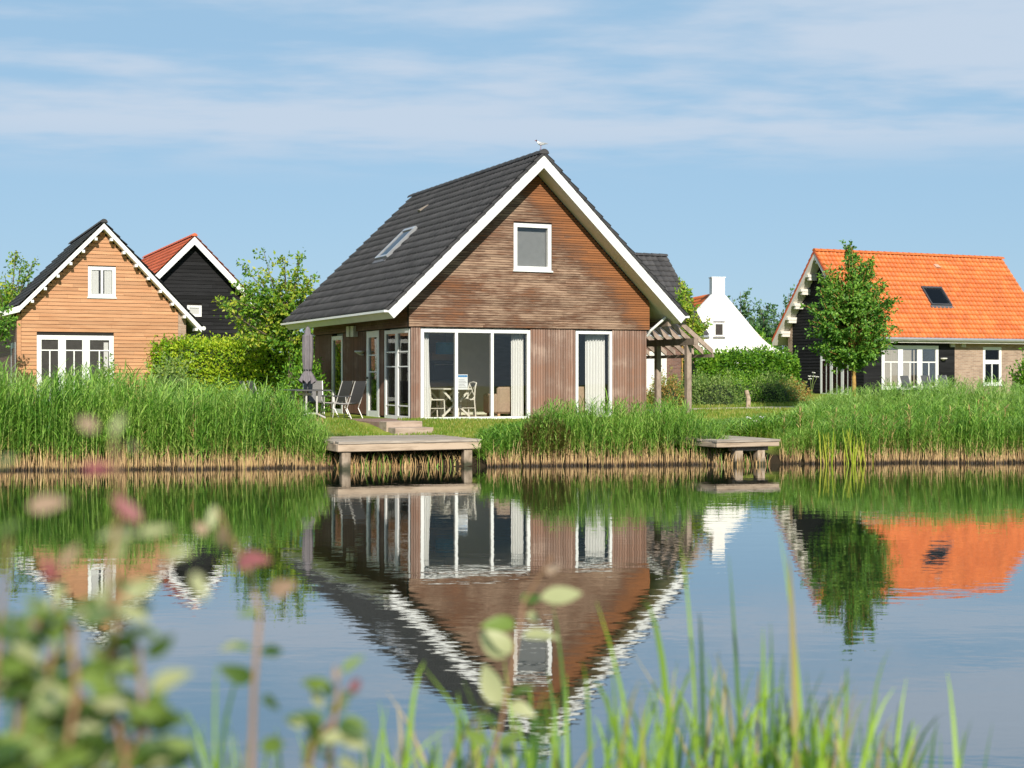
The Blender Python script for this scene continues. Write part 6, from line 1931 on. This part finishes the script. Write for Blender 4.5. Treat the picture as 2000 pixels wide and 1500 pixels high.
sprig('leafy_sprig', 'blurred leafy bush with red and pale leaves in the near left corner', 1.12,
      [[(190, 1540), (200, 1330), (226, 1230), (215, 1100), (238, 980), (222, 880), (228, 820)], [(95, 1540), (90, 1330), (120, 1210), (105, 1130)], [(15, 1540), (40, 1390), (8, 1260)],
       [(260, 1540), (225, 1400), (180, 1290)], [(150, 1540), (60, 1420), (20, 1300)], [(230, 1540), (270, 1430), (300, 1400)], [(60, 1540), (130, 1430), (160, 1360)], [(226, 1230), (300, 1140), (335, 1085)], [(120, 1540), (150, 1350), (140, 1230), (125, 1190)], [(290, 1540), (280, 1380), (270, 1260)], [(-30, 1540), (-10, 1300), (10, 1120), (18, 1040)], [(40, 1540), (62, 1330), (70, 1215)]],
      [(228, 828, 62, 80, 'p'), (172, 830, 55, 150, 'b'), (268, 876, 52, -20, 'b'), (190, 915, 78, 5, 'r'), (246, 995, 100, 140, 'r'), (225, 1040, 110, 170, 'p'), (300, 1040, 105, 8, 'p'), (235, 1076, 66, 250, 'p'),
       (18, 1036, 90, 20, 'g'), (95, 985, 105, 5, 'b'), (340, 1080, 55, 20, 'p'), (390, 1146, 80, -65, 'p'), (276, 1148, 95, 20, 'p'), (200, 1162, 75, 95, 'p'), (98, 1112, 66, 110, 'r'), (128, 1195, 92, 60, 'g'),
       (285, 1235, 90, 0, 'g'), (262, 1258, 80, -30, 'd'), (70, 1212, 60, 95, 'b'), (55, 1275, 95, -20, 'p'), (232, 1352, 85, 20, 'd'), (285, 1392, 80, -22, 'g'), (180, 1325, 80, 165, 'g'), (60, 1378, 95, 30, 'p'),
       (130, 1395, 95, -10, 'd'), (140, 1455, 110, -40, 'g'), (255, 1445, 70, 8, 'd'), (30, 1445, 90, 40, 'g'), (8, 900, 60, 30, 'd'), (130, 1090, 60, 60, 'b'), (320, 1105, 60, 60, 'b')],
      fill=230, fill_kinds='gddgpgddg', size=.029)
sprig('leafy_sprig', 'thin blurred sprig with small leaves standing between the left bush and the water', 1.45,
      [[(490, 1540), (496, 1340), (508, 1200), (488, 1120), (445, 1040), (425, 995)], [(640, 1540), (648, 1440), (662, 1350), (655, 1310)], [(600, 1540), (610, 1450), (655, 1400)]],
      [(415, 1010, 62, 80, 'p'), (438, 1052, 66, -60, 'b'), (484, 1092, 58, 25, 'r'), (392, 1030, 48, 120, 'b'), (486, 1196, 56, 175, 'g'), (535, 1270, 70, 10, 'd'), (448, 1262, 66, 178, 'p'), (466, 1318, 70, 160, 'd'), (535, 1372, 62, -5, 'd'),
       (698, 1336, 56, 30, 'r'), (656, 1315, 44, 95, 'b'), (682, 1428, 78, 35, 'p'), (618, 1362, 60, 120, 'p'), (640, 1345, 50, 110, 'd'), (575, 1410, 60, 160, 'p'), (545, 1150, 48, 20, 'b')], fill=26, size=.03)
sprig('leafy_sprig', 'pale leaved sprig rising in the middle foreground over the gable reflection', 2.05,
      [[(945, 1540), (975, 1430), (1004, 1290), (1022, 1180), (1062, 1110), (1080, 1085)]],
      [(958, 1258, 105, 140, 'p'), (1058, 1236, 100, 12, 'p'), (958, 1338, 112, 118, 'p'), (1030, 1166, 50, 110, 'g'), (1095, 1164, 105, 6, 'p'), (1080, 1105, 52, 70, 'b'), (1000, 1440, 80, 40, 'g'), (930, 1440, 70, 150, 'g')], fill=14, size=.042)


def grass_tuft(label, u, d, n, spread, tips, seed, vmin=1150, vmax=1440, w=.0125):
    vmin = max(vmin, 1270); vmax = max(vmax, 1480)
    """Tuft of long blades on the near bank, each blade a curved, keeled strip of its own."""
    rng = random.Random(seed); d = d * 1.06
    p0 = at(u, 1500, d); zg = gz(p0[0], d)
    H = empty('grass_tuft', (p0[0], d, zg), 0, label, 'grass', 'grass tufts on the near bank')
    todo = list(tips)
    while len(todo) < n * 2.4:
        tu = u + rng.gauss(0, spread); todo.append((tu + rng.uniform(-150, 150), rng.uniform(vmin, vmax), None))
    for (tu, tv, kind) in todo:
        dd = d * rng.uniform(.9, 1.1)
        tip = at(tu, tv, dd); bx = p0[0] + rng.gauss(0, .05) + (tip[0] - p0[0]) * .2
        base = np.array([bx, d + rng.gauss(0, .05), gz(bx, d) - .03])
        bend = rng.uniform(.05, .45); ctrl = np.array([base[0] + (tip[0] - base[0]) * bend, base[1] + (tip[1] - base[1]) * .3, base[2] + (tip[2] - base[2]) * rng.uniform(.62, 1.0)])
        vs = []; k = 9; ww = w * rng.uniform(.7, 1.25)
        ang = rng.uniform(-.7, .7); sd = np.array([math.cos(ang), math.sin(ang), 0])
        nrm = np.array([-sd[1], sd[0], 0])
        for i in range(k + 1):
            t = i / k
            c = (1 - t) ** 2 * base + 2 * t * (1 - t) * ctrl + t * t * tip
            h_ = ww / 2 * (1 - t ** 2.6) + .0004
            for s in (-1, 0, 1): vs.append(c + sd * s * h_ + nrm * (abs(s) - .5) * h_ * .5 - np.array(H.location))
        g = MB(); g.add(vs, [(i * 3 + j, i * 3 + j + 1, i * 3 + j + 4, i * 3 + j + 3) for i in range(k) for j in (0, 1)])
        g.build('blade', FM[kind or rng.choice(['bl', 'bl', 'bl', 'bd', 'bd', 'by'])], H, smooth=True)
    return H


grass_tuft('grass tuft with the tallest blades, left of the maple reflection', 1540, 2.5, 13, 40, [(1522, 1035, 'bl'), (1540, 1080, 'by'), (1505, 1215, 'bd'), (1490, 1225, 'bl')], 1)
grass_tuft('grass tuft with long arching blades below the reflected white house', 1410, 2.7, 12, 45, [(1330, 1068, 'bl'), (1424, 1085, 'bd'), (1365, 1195, 'bd'), (1405, 1270, 'bd')], 2)
grass_tuft('grass tuft under the reflected right-hand bargeboard', 1240, 2.6, 13, 60, [(1165, 1175, 'bl'), (1250, 1170, 'bl'), (1080, 1180, 'bd'), (1300, 1320, 'bl')], 3, vmin=1280)
grass_tuft('low grass tuft at the foot of the middle sprig', 1050, 2.3, 13, 60, [(825, 1300, 'bl'), (905, 1330, 'bl'), (985, 1290, 'bl')], 4, vmin=1310)
grass_tuft('low grass tuft under the reflected dark roof', 880, 2.2, 12, 50, [(805, 1395, 'by'), (830, 1290, 'bl'), (895, 1350, 'bl')], 5, vmin=1340)
grass_tuft('grass tuft under the tip of the reflected maple crown', 1690, 2.6, 11, 50, [(1740, 1265, 'bl'), (1655, 1300, 'bl'), (1620, 1345, 'by'), (1680, 1390, 'bd')], 6, vmin=1320)
grass_tuft('outer grass tuft with one blade leaning to the picture edge', 1800, 2.5, 9, 50, [(1850, 1312, 'bl'), (1740, 1430, 'by'), (1820, 1440, 'bd')], 7, vmin=1400, vmax=1490)
grass_tuft('fine grass tuft behind the thin blurred sprig', 470, 1.8, 8, 40, [(422, 1300, 'bl'), (478, 1310, 'bd'), (365, 1395, 'bd'), (540, 1420, 'bl')], 8, vmin=1380, vmax=1480, w=.008)
grass_tuft('blurred grass blades in front of the left bush', 40, 1.3, 6, 30, [(105, 1060, 'bl'), (60, 1150, 'bl'), (20, 1180, 'bd')], 9, vmin=1250, vmax=1450, w=.008)
grass_tuft('short grass tuft in the gap right of the thin sprig', 740, 2.1, 9, 45, [(700, 1400, 'bd'), (755, 1380, 'bl')], 10, vmin=1410, vmax=1490)
grass_tuft('grass tuft between the middle sprig and the tallest blades', 1340, 2.4, 10, 60, [(1310, 1330, 'bl'), (1255, 1330, 'bd')], 11, vmin=1340, vmax=1480)
grass_tuft('low grass tuft below the orange roof reflection', 1610, 2.3, 10, 50, [(1575, 1310, 'bd'), (1630, 1350, 'bl')], 12, vmin=1340, vmax=1480)
